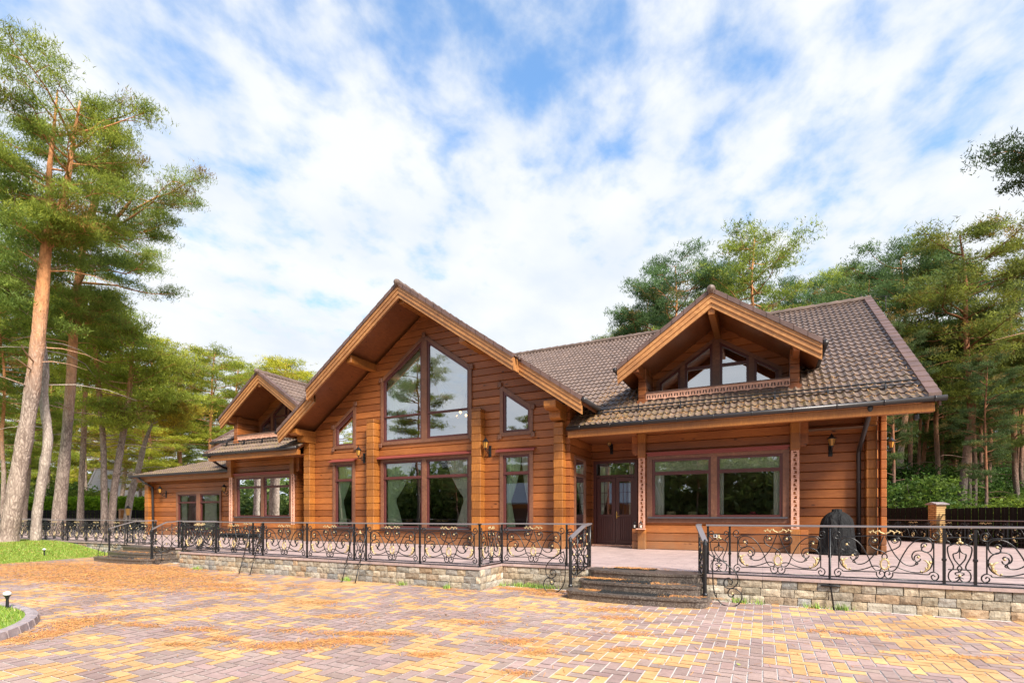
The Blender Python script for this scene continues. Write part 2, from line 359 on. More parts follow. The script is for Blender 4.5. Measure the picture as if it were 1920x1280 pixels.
def struct(o, kind='structure'): o['kind'] = kind; return o
def dup(root, loc, rz=0, label=None, group=None, scale=None):
    kids = {}
    for o in SC.objects:
        if o.parent is not None: kids.setdefault(o.parent.name, []).append(o)
    def cp(o, par):
        c = o.copy(); COL.objects.link(c); c.parent = par
        for k in kids.get(o.name, []): cp(k, c)
        return c
    r = cp(root, root.parent); r.location = loc; r.rotation_euler = (0, 0, rz)
    if scale is not None: r.scale = scale if hasattr(scale, '__len__') else (scale,) * 3
    if label: r['label'] = label
    if group: r['group'] = group
    return r
def smooth_line(pts, k=4):
    P = [Vector((*p, 0)) if len(p) == 2 else Vector(p) for p in pts]; o = []
    for i in range(len(P) - 1):
        a, b, c, d = P[max(i - 1, 0)], P[i], P[i + 1], P[min(i + 2, len(P) - 1)]
        for j in range(k):
            t = j / k; o.append(.5 * ((2 * b) + (c - a) * t + (2 * a - 5 * b + 4 * c - d) * t * t + (3 * b - a - 3 * c + d) * t ** 3))
    o.append(P[-1]); return o
def inset(poly, d):
    # convex polygon, counter-clockwise in (x,z)
    n = len(poly); L_ = []
    ar = sum(poly[i][0] * poly[(i + 1) % n][1] - poly[(i + 1) % n][0] * poly[i][1] for i in range(n)); sg = 1 if ar > 0 else -1
    for i in range(n):
        (x0, z0), (x1, z1) = poly[i], poly[(i + 1) % n]; dx, dz = x1 - x0, z1 - z0; l = math.hypot(dx, dz)
        nx, nz = -dz / l * sg, dx / l * sg; L_.append((x0 + nx * d, z0 + nz * d, dx, dz))
    out = []
    for i in range(n):
        x0, z0, dx, dz = L_[i - 1]; x1, z1, ex, ez = L_[i]; den = dx * ez - dz * ex
        t = ((x1 - x0) * ez - (z1 - z0) * ex) / den; out.append((x0 + dx * t, z0 + dz * t))
    return out
def spans(poly, z):
    xs = []; n = len(poly)
    for i in range(n):
        (x0, z0), (x1, z1) = poly[i], poly[(i + 1) % n]
        if (z0 - z) * (z1 - z) < 0: xs.append(x0 + (x1 - x0) * (z - z0) / (z1 - z0))
    return sorted(xs)
def zspan(poly, x):
    return spans([(b, a) for a, b in poly], x)
def log_wall(mb, outline, holes, to3, z0, pitch=.255, groove=.036, gh=.02):
    zs = [p[1] for p in outline]; zmin, zmax = min(zs), max(zs); lv = {round(z, 5) for z in zs}
    for h in holes: lv |= {round(p[1], 5) for p in h}
    k = math.floor((zmin - z0) / pitch)
    while z0 + k * pitch < zmax + pitch:
        for q in (0, gh, pitch - gh): lv.add(round(z0 + k * pitch + q, 5))
        k += 1
    lv = sorted(z for z in lv if zmin <= z <= zmax)
    def dep(z):
        q = (z - z0) % pitch; q = min(q, pitch - q); return groove * max(0, 1 - q / gh)
    def iv(z):
        xs = spans(outline, z); segs = [(xs[i], xs[i + 1]) for i in range(0, len(xs) - 1, 2)]
        for h in holes:
            hx = spans(h, z)
            if len(hx) < 2: continue
            new = []
            for a, b in segs:
                if hx[0] >= b or hx[1] <= a: new.append((a, b)); continue
                if hx[0] > a: new.append((a, hx[0]))
                if hx[1] < b: new.append((hx[1], b))
            segs = new
        return segs
    for a, b in zip(lv, lv[1:]):
        if b - a < 1e-4: continue
        e = (b - a) * 1e-3; A, B = iv(a + e), iv(b - e)
        if len(A) != len(B): A = B = iv((a + b) / 2)
        da, db = dep(a + 1e-6), dep(b - 1e-6)
        for (p, q), (r_, s_) in zip(A, B):
            mb.add([to3(p, a, da), to3(q, a, da), to3(s_, b, db), to3(r_, b, db)], [(0, 1, 2, 3)])
def rect(x0, x1, z0, z1): return [(x0, z0), (x1, z0), (x1, z1), (x0, z1)]
def tile_slope(mb, o, u, v, n, lu, lv, keep=None, wave=.177, course=.385, amp=.024, lip=.04):
    """wavy tiles: o corner at the eave, u along the eave, v up the slope, n normal"""
    o, u, v, n = Vector(o), Vector(u), Vector(v), Vector(n); per = 6
    nu = int(lu / wave * per) + 1; us = [min(i * wave / per, lu) for i in range(nu + 1)]
    rows = []; c = 0; nc = int(math.ceil(lv / course))
    for j in range(nc):
        a, b = j * course, min((j + 1) * course, lv); rows += [(a, lip, 1), (b, 0.004, 1)]
    P = []
    for (vv, h, _) in rows:
        for x in us:
            ph = (x / wave) % 1.0; jt = .002 * math.sin(12.9 * int(x / (wave * 2)) + 78.2 * int((vv + .01) / course)); wv = amp * (math.cos(2 * math.pi * ph) + .25 * math.cos(4 * math.pi * ph))
            P.append(o + u * x + v * (vv + jt) + n * (h + wv + jt * .8))
    W = len(us); F_ = []
    for r_ in range(len(rows) - 1):
        for i in range(W - 1):
            a = r_ * W + i; ok = True
            if keep:
                cpt = (P[a] + P[a + W + 1]) / 2; ok = keep(cpt.x, cpt.y, cpt.z)
            if ok: F_.append((a, a + 1, a + W + 1, a + W))
    # front lip going down
    base = len(P)
    for x in us: P.append(o + u * x + n * -.02)
    for i in range(W - 1):
        if keep is None or keep(*P[i]): F_.append((base + i, base + i + 1, i + 1, i))
    mb.add(P, F_)
# ------------------------------------------------------------------ ground and terrace
T = .465
rnd = random.Random(7)
g = MB(); g.add([(-900, -700, -.03), (900, -700, -.03), (900, 1100, -.03), (-900, 1100, -.03)], [(0, 1, 2, 3)]); struct(g.build('ground', 'forest_floor'))
g = MB(); g.add([(-24, -14, 0), (14, -14, 0), (14, 9.7, 0), (-24, 9.7, 0)], [(0, 1, 2, 3)]); struct(g.build('courtyard', 'joint_sand'))
def vnoise(x, y, seed=0):
    def h(i, j): return (math.sin(i * 127.1 + j * 311.7 + seed * 17.3) * 43758.5453) % 1.0
    i, j = math.floor(x), math.floor(y); a, b = x - i, y - j; a = a * a * (3 - 2 * a); b = b * b * (3 - 2 * b)
    return (h(i, j) * (1 - a) + h(i + 1, j) * a) * (1 - b) + (h(i, j + 1) * (1 - a) + h(i + 1, j + 1) * a) * b
bw = .127; V = []; C = []; gp = .006
YEL, MAU = (.56, .325, .14), (.335, .232, .203)
for i in range(int(-23.9 / bw), int(9 / bw)):
    for j in range(int(-5 / bw), int(9.65 / bw)):
        k = (i - j) % 4
        if k == 0: x0, x1, y0, y1 = i, i + 2, j, j + 1
        elif k == 3: x0, x1, y0, y1 = i, i + 1, j, j + 2
        else: continue
        x0, x1, y0, y1 = x0 * bw + gp, x1 * bw - gp, y0 * bw + gp, y1 * bw - gp
        nz = vnoise(i / 3.2, j / 2.2, 3) * .5 + vnoise(i / 1.3, j / 1.3, 9) * .5
        q = rnd.uniform(.86, 1.12); base = YEL if nz + rnd.uniform(-.12, .12) > .525 else MAU
        c = tuple(q * e * rnd.uniform(.97, 1.03) for e in base)
        z = .005 + rnd.uniform(0, .002)
        V += [(x0, y0, z), (x1, y0, z), (x1, y1, z), (x0, y1, z)]; C += [c] * 4
struct(link('courtyard_paving', np_mesh('courtyard_paving', V, 4, 'paver', np.array(C))))
# terrace floor
TP = [(-60, 10.55), (-19.75, 10.55), (-19.75, 9.95), (-17.25, 9.95), (-17.25, 9.78), (-15.2, 9.78), (-15.2, 8.76), (-5.1, 8.76), (-5.1, 9.74), (-3.2, 9.74), (-3.2, 9.9), (-.9, 9.9), (-.9, 9.58), (14, 9.58), (3.5, 29.8), (-40, 29.8), (-60, 29.8)]
g = MB(); g.prism(TP, T - .05, T, ax='z'); o = g.build('terrace', ['terrace_stone']); struct(o)
# stone retaining walls
STONES = [(.50, .39, .25), (.43, .34, .22), (.40, .35, .27), (.50, .31, .15), (.34, .30, .25), (.30, .28, .25), (.44, .32, .18), (.54, .45, .32), (.38, .26, .15), (.52, .46, .36), (.48, .38, .24), (.40, .32, .22)]
def stone_wall(label, p0, p1, flip=1, h=T - .055):
    p0, p1 = Vector((*p0, 0)), Vector((*p1, 0)); d = p1 - p0; ln = d.length; d.normalize(); nrm = Vector((d.y, -d.x, 0)) * flip
    o = thing('stone_wall', label, 'stone wall', tuple(p0), 'low stone walls edging the terrace', world=True)
    core = MB(); a, b = p0 - nrm * .02, p1 - nrm * .02; c, e = p0 - nrm * .3, p1 - nrm * .3
    core.prism([(a.x, a.y), (b.x, b.y), (e.x, e.y), (c.x, c.y)], -.05, h, ax='z'); core.build('mortar_core', 'mortar', o)
    st = MB(); ncs = 3; ch = h / ncs
    for r_ in range(ncs):
        x = -rnd.uniform(0, .2)
        while x < ln:
            w_ = rnd.uniform(.17, .37); x1 = min(x + w_, ln); x0 = max(x, 0)
            if ln - x1 < .08: x1 = ln
            if x1 - x0 > .03:
                sh_ = rnd.uniform(.62, 1.0); cb_ = rnd.choice(STONES); gm_ = sum(cb_) / 3; col = tuple((e * .72 + gm_ * .28) * sh_ for e in cb_); nx, nz = 5, 4; P = []; j = .006
                z0, z1 = r_ * ch + .005, (r_ + 1) * ch - .005
                for iz in range(nz):
                    for ix in range(nx):
                        edge = ix in (0, nx - 1) or iz in (0, nz - 1)
                        bul = .012 if edge else rnd.uniform(.014, .03)
                        q = p0 + d * (x0 + .005 + (x1 - x0 - .01) * ix / (nx - 1) + (rnd.uniform(-j, j) if edge else 0)) + nrm * bul
                        P.append((q.x, q.y, z0 + (z1 - z0) * iz / (nz - 1) + (rnd.uniform(-j, j) if edge else 0)))
                Fs = [(iz * nx + ix, iz * nx + ix + 1, (iz + 1) * nx + ix + 1, (iz + 1) * nx + ix) for iz in range(nz - 1) for ix in range(nx - 1)]
                k0 = len(P); ring_ = list(range(nx)) + [nx * i + nx - 1 for i in range(1, nz)] + [nx * (nz - 1) + i for i in range(nx - 2, -1, -1)] + [nx * i for i in range(nz - 2, 0, -1)]
                for i in ring_: q = Vector(P[i]) - nrm * .03; P.append(tuple(q))
                for a_ in range(len(ring_)): b_ = (a_ + 1) % len(ring_); Fs.append((ring_[a_], k0 + a_, k0 + b_, ring_[b_]))
                st.add(P, Fs, 0, col)
            x = x1
            if x1 >= ln: break
    st.build('stone_facing', 'wall_stone', o)
    return o
stone_wall('long stone wall under the railing in front of the tall gable', (-15.2, 8.8), (-5.1, 8.8))
stone_wall('short stone return wall turning back beside the tall gable terrace, right end', (-5.1, 8.8), (-5.1, 9.78))
stone_wall('short stone wall with grass tuft, between the corner and the entrance steps', (-5.1, 9.78), (-3.2, 9.78))
stone_wall('stone wall under the railing right of the entrance steps', (-.9, 9.62), (14, 9.62))
stone_wall('short stone return wall at the left end of the long terrace wall', (-15.2, 9.78), (-15.2, 8.8))
stone_wall('short stone wall between left steps and long terrace wall', (-17.25, 9.82), (-15.2, 9.82))
stone_wall('stone wall beside the lawn, left of the far steps', (-60, 10.6), (-19.75, 10.6))
# granite steps
def step_poly(x0, x1, yb, yf, r, bow):
    P = [(x0, yb)]
    for k in range(7):
        a = math.pi + k / 6 * math.pi / 2; P.append((x0 + r + r * math.cos(a), yf + r + r * math.sin(a)))
    for k in range(1, 10): t_ = k / 10; P.append((x0 + r + (x1 - x0 - 2 * r) * t_, yf - bow * math.sin(math.pi * t_)))
    for k in range(7):
        a = 1.5 * math.pi + k / 6 * math.pi / 2; P.append((x1 - r + r * math.cos(a), yf + r + r * math.sin(a)))
    P.append((x1, yb)); return P
def steps(label, x0, x1, yb, y3, group):
    o = thing('granite_steps', label, 'steps', (x0, yb, 0), group, world=True)
    for k, (e, yf) in enumerate(((.12, y3 - .76), (.0, y3 - .42), (-.06, y3))):
        z1 = (k + 1) * T / 3; mb = MB(); mb.prism(step_poly(x0 - e + .02, x1 + e - .02, yb, yf + .02, .2, .1), max(0, z1 - .155) - .02 if k else -.02, z1 - .04, ax='z'); s_ = mb.build('step', 'granite', o)
        mb = MB(); mb.prism(step_poly(x0 - e, x1 + e, yb, yf, .22, .1), z1 - .04, z1 - (.0 if k < 2 else -.004), ax='z'); mb.build('tread', 'granite', s_)
    return o
GS = 'curved granite steps up to the terrace'
steps('three curved dark granite steps before the double door, with black mats', -3.12, -.9, 9.9, 9.32, GS)
steps('three curved granite steps beside the lawn, strewn with pine needles', -19.95, -17.1, 9.95, 9.5, GS)
def mat_obj(label, c0, c1, c2, c3, z):
    mb = MB(); P = [(p[0], p[1]) for p in (c0, c1, c2, c3)]; mb.prism(P, z, z + .012, ax='z')
    a, b, c, d = [Vector((*p, 0)) for p in P]
    for i in range(34):
        for j in range(9):
            q = (a * (1 - (i + .5) / 34) + b * ((i + .5) / 34)) * (1 - (j + .5) / 9) + (d * (1 - (i + .5) / 34) + c * ((i + .5) / 34)) * ((j + .5) / 9)
            if (i + j) % 2: mb.box(q.x - .008, q.x + .008, q.y - .008, q.y + .008, z + .012, z + .022)
    return tag(mb.build('door_mat', 'rubber'), label, 'mat', 'black rubber mats on the steps')
def rmat(label, x0, x1, y0, y1, z, sk=0): return mat_obj(label, (x0, y0), (x1, y0 + sk), (x1, y1 + sk), (x0, y1), z)
rmat('black rubber mat lying on the terrace floor at the head of the steps', -2.62, -1.82, 9.68, 9.98, T + .004)
rmat('long black mat on the middle granite step', -3.0, -1.78, 8.99, 9.3, .31, -.04)
rmat('black mat on the lowest granite step', -2.6, -1.4, 8.62, 8.92, .155)
rmat('black mat on the lowest step of the far steps beside the lawn', -19.3, -17.9, 8.85, 9.15, .155)
# lawn with a gentle rise, and the kerbed island
def lawn_z(x, y):
    a = min(1, max(0, (-21.6 - x) / 5)); a = a * a * (3 - 2 * a); return .012 + .42 * a * min(1, max(.3, (y - 2) / 7))
g = MB(); nx, ny = 60, 30; P = []
for j in range(ny + 1):
    for i in range(nx + 1):
        y = -6 + 16.5 * j / ny; edge = -21.3 - .65 * max(0, (y - 7) / 3) + .15 * math.sin(y); x = edge - 45 * (i / nx) ** 1.6
        P.append((x, y, lawn_z(x, y)))
g.add(P, [(j * (nx + 1) + i, j * (nx + 1) + i + 1, (j + 1) * (nx + 1) + i + 1, (j + 1) * (nx + 1) + i) for j in range(ny) for i in range(nx)])
struct(g.build('lawn', 'lawn_soil', smooth=True))
IC, IR = (-10.4, .6), 3.0
g = MB(); pts = [(IC[0] + (IR - .1) * math.cos(a * math.pi / 24), IC[1] + (IR - .1) * math.sin(a * math.pi / 24)) for a in range(48)]; g.prism(pts, 0, .09, ax='z'); struct(g.build('island_lawn', 'lawn_soil'))
g = MB(); n = 72
for k in range(n):
    a0, a1 = 2 * math.pi * k / n + .006, 2 * math.pi * (k + 1) / n - .006; P = []
    for a in (a0, a1):
        for rr, z in ((IR - .1, 0), (IR - .1, .1), (IR - .02, .115), (IR + .03, .1), (IR + .05, 0)): P.append((IC[0] + rr * math.cos(a), IC[1] + rr * math.sin(a), z))
    g.add(P, [(0, 1, 6, 5), (1, 2, 7, 6), (2, 3, 8, 7), (3, 4, 9, 8), (0, 1, 2, 3, 4), (9, 8, 7, 6, 5)])
struct(g.build('kerb', 'kerb_stone'))
# grass blades
rs = np.random.RandomState(5)
def blades(name, pts, zf, h, seed, col=((.10, .19, .01), (.27, .34, .05)), w_=.006):
    rs = np.random.RandomState(seed); n = len(pts); P = np.zeros((n, 3), np.float32); P[:, :2] = pts; P[:, 2] = zf
    a = rs.rand(n) * 6.283; hh = h * (.5 + rs.rand(n)); wv = np.stack([np.cos(a), np.sin(a), a * 0], 1) * w_[0] if isinstance(w_, tuple) else np.stack([np.cos(a), np.sin(a), a * 0], 1) * w_
    tip = P + np.stack([rs.randn(n) * .35 * hh, rs.randn(n) * .35 * hh, hh], 1)
    Vv = np.stack([P - wv, P + wv, tip], 1).reshape(-1, 3); q = rs.rand(n, 1); c = np.array(col[0]) * (1 - q) + np.array(col[1]) * q
    dry = rs.rand(n) < .06; c[dry] = (.4, .34, .12)
    return np_mesh(name, Vv, 3, 'blade', np.repeat(c, 3, 0))
n = 26000; r_ = np.sqrt(rs.rand(n)) * (IR - .12); a = rs.rand(n) * 6.283
pp = np.stack([IC[0] + r_ * np.cos(a), IC[1] + r_ * np.sin(a)], 1); struct(link('island_grass', blades('island_grass', pp, .09, .045, 1)), 'stuff')
n = 60000; x = -21.5 - 10 * rs.rand(n) ** 1.3; y = 4 + 6.4 * rs.rand(n); x -= .65 * np.maximum(0, (y - 7) / 3)
zf = np.array([lawn_z(a_, b_) for a_, b_ in zip(x, y)]); struct(link('lawn_grass', blades('lawn_grass', np.stack([x, y], 1), zf, .05, 2, w_=.012)), 'stuff')
# weeds along the wall foot
wd = []
for cx_, cy_, sx_, n in ((-4.2, 9.62, .22, 220), (-4.6, 9.62, .12, 90), (-5.0, 9.55, .06, 30), (-.35, 9.52, .09, 70), (-.02, 9.5, .04, 20), (1.12, 9.5, .08, 70), (-7.0, 8.68, .06, 60), (-8.6, 8.68, .08, 90), (-14.2, 8.68, .1, 60), (.75, 9.5, .08, 60), (-5.85, 8.7, .05, 60)):
    wd.append(np.stack([cx_ + rs.randn(n) * sx_, cy_ + rs.randn(n) * .03], 1))
wd = np.concatenate(wd); struct(link('weeds', blades('weeds', wd, 0, .09, 3, ((.12, .24, .02), (.3, .42, .08)), .007)), 'stuff')
# fallen pine needles
PT = [(-4.9, 4.05, .38, .12, 1500, .45), (-4.45, 4.5, .3, .1, 1100, .45), (-4.5, 4.9, .42, .08, 1100, .4), (-3.25, 4.45, .14, .06, 350, .4), (-3.6, 6.1, .22, .1, 300, .3), (-2.6, 5.4, .2, .12, 500, .4), (-2.2, 5.1, .14, .1, 380, .4), (-1.5, 6.4, .2, .06, 380, .3),
      (-2.2, 7.9, .24, .15, 500, .3), (-1.9, 7.3, .22, .1, 420, .3), (-1.35, 5.6, .15, .07, 330, .3), (-2.1, 4.3, .12, .06, 200, .3), (1.0, 7.7, .5, .08, 420, .2), (1.9, 6.9, .5, .05, 260, .3), (-5.6, 5.6, .3, .1, 300, .3), (-6.9, 6.3, .25, .1, 300, .3),
      (-8.6, 3.6, .28, .35, 1500, .5), (-8.1, 3.0, .2, .3, 900, .5), (-7.6, 3.9, .25, .07, 350, .2), (-6.7, 4.1, .25, .1, 420, .3), (-5.9, 3.9, .16, .1, 260, .3), (-6.1, 3.5, .16, .05, 220, .3), (-5.5, 4.6, .2, .1, 250, .3), (-4.2, 9.3, .5, .14, 1900, 0), (-3.7, 8.9, .3, .15, 700, 0), (-5.5, 8.6, .3, .1, 250, .1),
      (-17, 7.2, 1.6, .8, 6500, .1), (-14.5, 6.8, 1.5, .5, 4200, .1), (-19.4, 7.2, 1.3, .8, 4200, .0), (-12, 6.3, 1.3, .4, 2600, .1), (-16, 8.4, 1.3, .3, 3000, .0), (-13, 7.6, 1.2, .35, 2200, .0), (-10.5, 7.0, .6, .12, 700, .1), (-9.6, 6.6, .5, .1, 500, .1), (-9.0, 7.6, .5, .2, 400, .0), (-17, 5.6, 1.5, .4, 1600, .1), (-12.2, 5.3, .6, .1, 350, .1), (-14.8, 5.9, .8, .2, 700, .1),
      (-8, 6.5, 6, 1.6, 2500, 0), (-1.0, 5.8, 2.6, 1.3, 500, 0), (-10, 4.6, 2, 1, 600, 0)]
Vn = []; Cn = []
def litter(x, y, z, q=1.0):
    n = len(x); a = rs.rand(n) * math.pi; l = .035 + .03 * rs.rand(n); wv = .0022
    d = np.stack([np.cos(a) * l, np.sin(a) * l, rs.rand(n) * .006], 1); s_ = np.stack([-np.sin(a) * wv, np.cos(a) * wv, a * 0], 1)
    dist = np.hypot(x, y); s_ *= np.clip(dist / 5, 1, 3)[:, None]
    P = np.stack([x, y, z + rs.rand(n) * .008], 1); Vn.append(np.stack([P - d - s_, P - d + s_, P + d + s_, P + d - s_], 1).reshape(-1, 3))
    c = np.array([.60, .26, .085]) * (.6 + .7 * rs.rand(n, 1)) * np.array([1, 1, 1]); c[:, 1] *= .85 + .4 * rs.rand(n); Cn.append(np.repeat(c, 4, 0))
for (x, y, sx_, sy_, n, tilt) in PT:
    n = int(n * (.85 if x < -9 else .42)); sx_, sy_ = (sx_, sy_) if x < -9 else (sx_ * .8, sy_ * .8)
    u = rs.randn(n) * sx_; v = rs.randn(n) * sy_; X = x + u * math.cos(tilt) - v * math.sin(tilt); Y = y + u * math.sin(tilt) + v * math.cos(tilt)
    k = Y < 9.55; litter(X[k], Y[k], .009)
for (x, y, sx_, sy_, n, z) in ((-2.75, 8.9, .12, .07, 350, .157), (-1.6, 8.85, .5, .08, 250, .158), (-2.7, 9.2, .2, .06, 260, .335), (-1.9, 9.1, .4, .08, 200, .312), (-1.5, 8.7, .06, .05, 120, .158), (-2.2, 9.8, .3, .08, 250, T + .025), (-18.5, 9.2, .7, .2, 800, .16), (-18.5, 9.5, .6, .15, 500, .315)):
    litter(x + rs.randn(n) * sx_, y + rs.randn(n) * sy_, z)
X = -21.8 - 7 * rs.rand(2600); Y = 5 + 5.3 * rs.rand(2600); litter(X, Y, np.array([lawn_z(a_, b_) for a_, b_ in zip(X, Y)]) + .03)
Vn = np.concatenate(Vn); Cn = np.concatenate(Cn); struct(link('fallen_pine_needles', np_mesh('fallen_pine_needles', Vn, 4, 'needle_litter', Cn)), 'stuff')
# ------------------------------------------------------------------ the log house
house = thing('log_house', 'large honey-brown log house with a tall glazed central gable and brown tiled roof', 'house', (-11, 20, 0), world=True)
XC, ZA, GS_ = -11.06, 9.35, .70
GY = 15.05
def front(Y): return lambda u, z, d: (u, Y + d, z)
def side_e(X): return lambda u, z, d: (X - d, u, z)     # faces +X
def side_w(X): return lambda u, z, d: (X + d, u, z)
def put(mb, name, m, parent=None, **k): return mb.build(name, m, parent or house, loc=None if parent is None else (0, 0, 0), **k)
def wallp(outline, holes, to3, z0=T, name='wall'):
    mb = MB(); log_wall(mb, outline, holes, to3, z0); return put(mb, name, 'log_wood')
def gz(x): return ZA - GS_ * abs(x - XC)
# windows ---------------------------------------------------------
def window(poly, Y, vbars=(), hbars=(), cas=.12, label=None, cap=False, sill=True, name='window', proud=.05, studs=False, gl='glass'):
    mb = MB(); mb.ring(poly, inset(poly, cas), Y - proud, Y + .05); ins = inset(poly, cas - .01); ins2 = inset(poly, cas + .075)
    for (x, wv) in vbars:
        zz = zspan(ins, x) if True else 0
        if len(zz) >= 2: 
            a = zspan(ins, x - wv / 2); b = zspan(ins, x + wv / 2)
            za_ = min(a[-1], b[-1]); mb.prism([(x - wv / 2, zz[0] - .01), (x + wv / 2, zz[0] - .01), (x + wv / 2, b[-1] + .01), (x, zz[-1] + .01), (x - wv / 2, a[-1] + .01)], Y - proud + .01, Y + .05)
    if studs:
        for p in poly: mb.bbox(p[0] - .075, p[0] + .075, Y - proud - .025, Y - proud + .004, p[1] - .1, p[1] + .08, .02)
    o = put(mb, name, 'trim_wood')
    if label: o['label'] = label
    sb = MB(); sb.ring(ins, ins2, Y - .012, Y + .07)
    xs = [p[0] for p in ins]; cuts = [(min(xs), 0)] + sorted(vbars) + [(max(xs), 0)]
    for (x, wv) in vbars:
        for sg in (-1, 1):
            xe = x + sg * (wv / 2 + .035); zz = zspan(ins, xe)
            if len(zz) >= 2: sb.box(xe - .037, xe + .037, Y - .01, Y + .07, zz[0], zz[-1])
    for (z, wv, *lim) in hbars:
        xx = spans(ins, z)
        if len(xx) >= 2:
            a, b = xx[0], xx[-1]
            if lim: a, b = lim
            sb.box(a, b, Y - .02, Y + .068, z - wv / 2, z + wv / 2); sb.box(a, b, Y - .035, Y - .021, z - wv / 2 + .02, z - wv / 2 + .045)
    s_ = put(sb, 'sash', 'sash', o)
    gb = MB(); gp_ = inset(poly, cas + .05); n = len(gp_); gb.add([(p[0], Y + .035, p[1]) for p in gp_], [tuple(range(n))]); put(gb, 'pane', gl, o)
    zb = min(p[1] for p in poly); xa, xb = min(p[0] for p in poly), max(p[0] for p in poly)
    if sill: q = MB(); q.bbox(xa + .04, xb - .04, Y - .13, Y + .01, zb + cas - .03, zb + cas + .015, .008); put(q, 'sill', 'sill_metal', o)
    if cap:
        zt = max(p[1] for p in poly); q = MB(); q.prism([(Y - .16, zt + .0), (Y + .02, zt + .09), (Y + .02, zt + .11), (Y - .17, zt + .03), (Y - .17, zt - .02), (Y - .16, zt - .02)], xa - .1, xb + .1, ax='x'); put(q, 'head_flashing', 'red_cap', o)
    return o
def curtain(win, x0, x1, z0, z1, Y, side, tie=None, m='curtain_green', pin=.3, folds=9, name='curtain'):
    """side: -1 gathered towards x0, 1 towards x1"""
    mb = MB(); nu, nv = folds * 6, 18; P = []; tz = tie if tie is not None else -9
    for j in range(nv + 1):
        t_ = j / nv; z = z1 + (z0 - z1) * t_
        if tie is not None:
            q = (z1 - z) / (z1 - tz) if z > tz else 1 - .35 * (tz - z) / (tz - z0 + 1e-6)
            wf = 1 - (1 - pin) * max(0, min(1, q)) ** 1.6
        else: wf = 1
        wd_ = (x1 - x0) * wf; a = x0 if side < 0 else x1 - wd_
        for i in range(nu + 1):
            s_ = i / nu; P.append((a + wd_ * s_, Y + .03 * math.sin(s_ * folds * 6.283 + .4 * math.sin(3 * t_)) * (.5 + .5 * wf), z))
    mb.add(P, [(j * (nu + 1) + i, j * (nu + 1) + i + 1, (j + 1) * (nu + 1) + i + 1, (j + 1) * (nu + 1) + i) for j in range(nv) for i in range(nu)])
    return put(mb, name, m, win, smooth=True)
def swag(win, A, B, low, Y, m='curtain_green', nf=11):
    """drape hung between A and B (x,z), sagging by low; folds follow the sag"""
    mb = MB(); nu, nv = 20, nf * 4; P = []
    for j in range(nv + 1):
        t_ = j / nv; sag = low * t_; cx_ = .5
        for i in range(nu + 1):
            s_ = i / nu; x = A[0] + (B[0] - A[0]) * s_; z = A[1] + (B[1] - A[1]) * s_ - sag * math.sin(math.pi * s_) ** .8 - .04 * t_
            P.append((x, Y + .035 * math.sin(t_ * nf * 6.283), z))
    mb.add(P, [(j * (nu + 1) + i, j * (nu + 1) + i + 1, (j + 1) * (nu + 1) + i + 1, (j + 1) * (nu + 1) + i) for j in range(nv) for i in range(nu)])
    return put(mb, 'swag', m, win, smooth=True)
def room(x0, x1, y0, y1, z0, z1, zz=None):
    mb = MB(); P = [(x0, y0, z0), (x1, y0, z0), (x1, y1, z0), (x0, y1, z0), (x0, y0, z1), (x1, y0, z1), (x1, y1, z1), (x0, y1, z1)]
    mb.add(P, [(3, 2, 6, 7), (0, 3, 7, 4), (1, 5, 6, 2), (4, 7, 6, 5)], 0); mb.add(P[:4], [(0, 1, 2, 3)], 1)
    return put(mb, 'room_interior', ['interior', 'inner_floor'])
# central gable ---------------------------------------------------
WA = [(-13.1, 4.2), (-9.05, 4.2), (-9.05, 6.7), (-11.07, 8.12), (-13.1, 6.7)]
WB = rect(-13.1, -9.05, .93, 3.68)
WL = [(-15.57, 4.2), (-14.38, 4.2), (-14.38, 5.93), (-15.57, 5.1)]
WR = [(-7.94, 4.18), (-6.72, 4.18), (-6.72, 5.08), (-7.94, 5.93)]
WNL, WNR = rect(-15.6, -14.42, .93, 3.68), rect(-7.94, -6.72, .93, 3.66)
GW = [(-16.85, T), (-5.45, T), (-5.45, gz(-5.45) - .4), (XC, ZA - .4), (-16.85, gz(-16.85) - .4)]
wallp(GW, [inset(p, .06) for p in (WA, WB, WL, WR, WNL, WNR)], front(GY))
wallp([(GY, T), (17.3, T), (17.3, 5.0), (GY, 5.0)], [rect(15.45, 16.5, .5, 3.4)], side_e(-5.45))
wallp([(GY, T), (17.3, T), (17.3, 5.0), (GY, 5.0)], [], side_w(-16.85))
w_ = window(WA, GY, [(-11.07, .24)], [(5.25, .07)], label='tall five-sided gable window with a swagged green curtain', studs=True, gl='glass_high', sill=False)
swag(w_, (-12.85, 6.75), (-11.3, 7.7), 1.9, GY + .12); swag(w_, (-10.9, 7.75), (-9.2, 6.6), 2.1, GY + .12, 'curtain_pale'); curtain(w_, -12.9, -12.45, 4.35, 6.7, GY + .12, -1, folds=4)
w_ = window(WB, GY, [(-11.07, .2)], [(2.93, .11)], cap=True, label='wide double window below the gable window, tied green curtains at both sides')
curtain(w_, -12.9, -11.7, 1.0, 3.6, GY + .12, -1, 2.1, pin=.32, folds=9); curtain(w_, -10.2, -9.2, 1.0, 3.6, GY + .12, 1, 2.1, pin=.25, folds=9, m='curtain_pale')
w_ = window(WL, GY, studs=True, gl='glass_high', sill=False, label='small sloping-topped window left of the gable window'); curtain(w_, -15.4, -15.0, 4.3, 5.6, GY + .12, -1, folds=4); swag(w_, (-15.35, 5.2), (-14.5, 5.7), .5, GY + .17, nf=5)
w_ = window(WR, GY, studs=True, gl='glass_high', sill=False, label='small sloping-topped window right of the gable window')
w_ = window(WNL, GY, [], [(2.93, .11)], cap=True, label='narrow window with a tied green curtain, left end of the gable'); curtain(w_, -15.42, -14.65, 1.0, 3.6, GY + .12, -1, 2.1, pin=.3, folds=6)
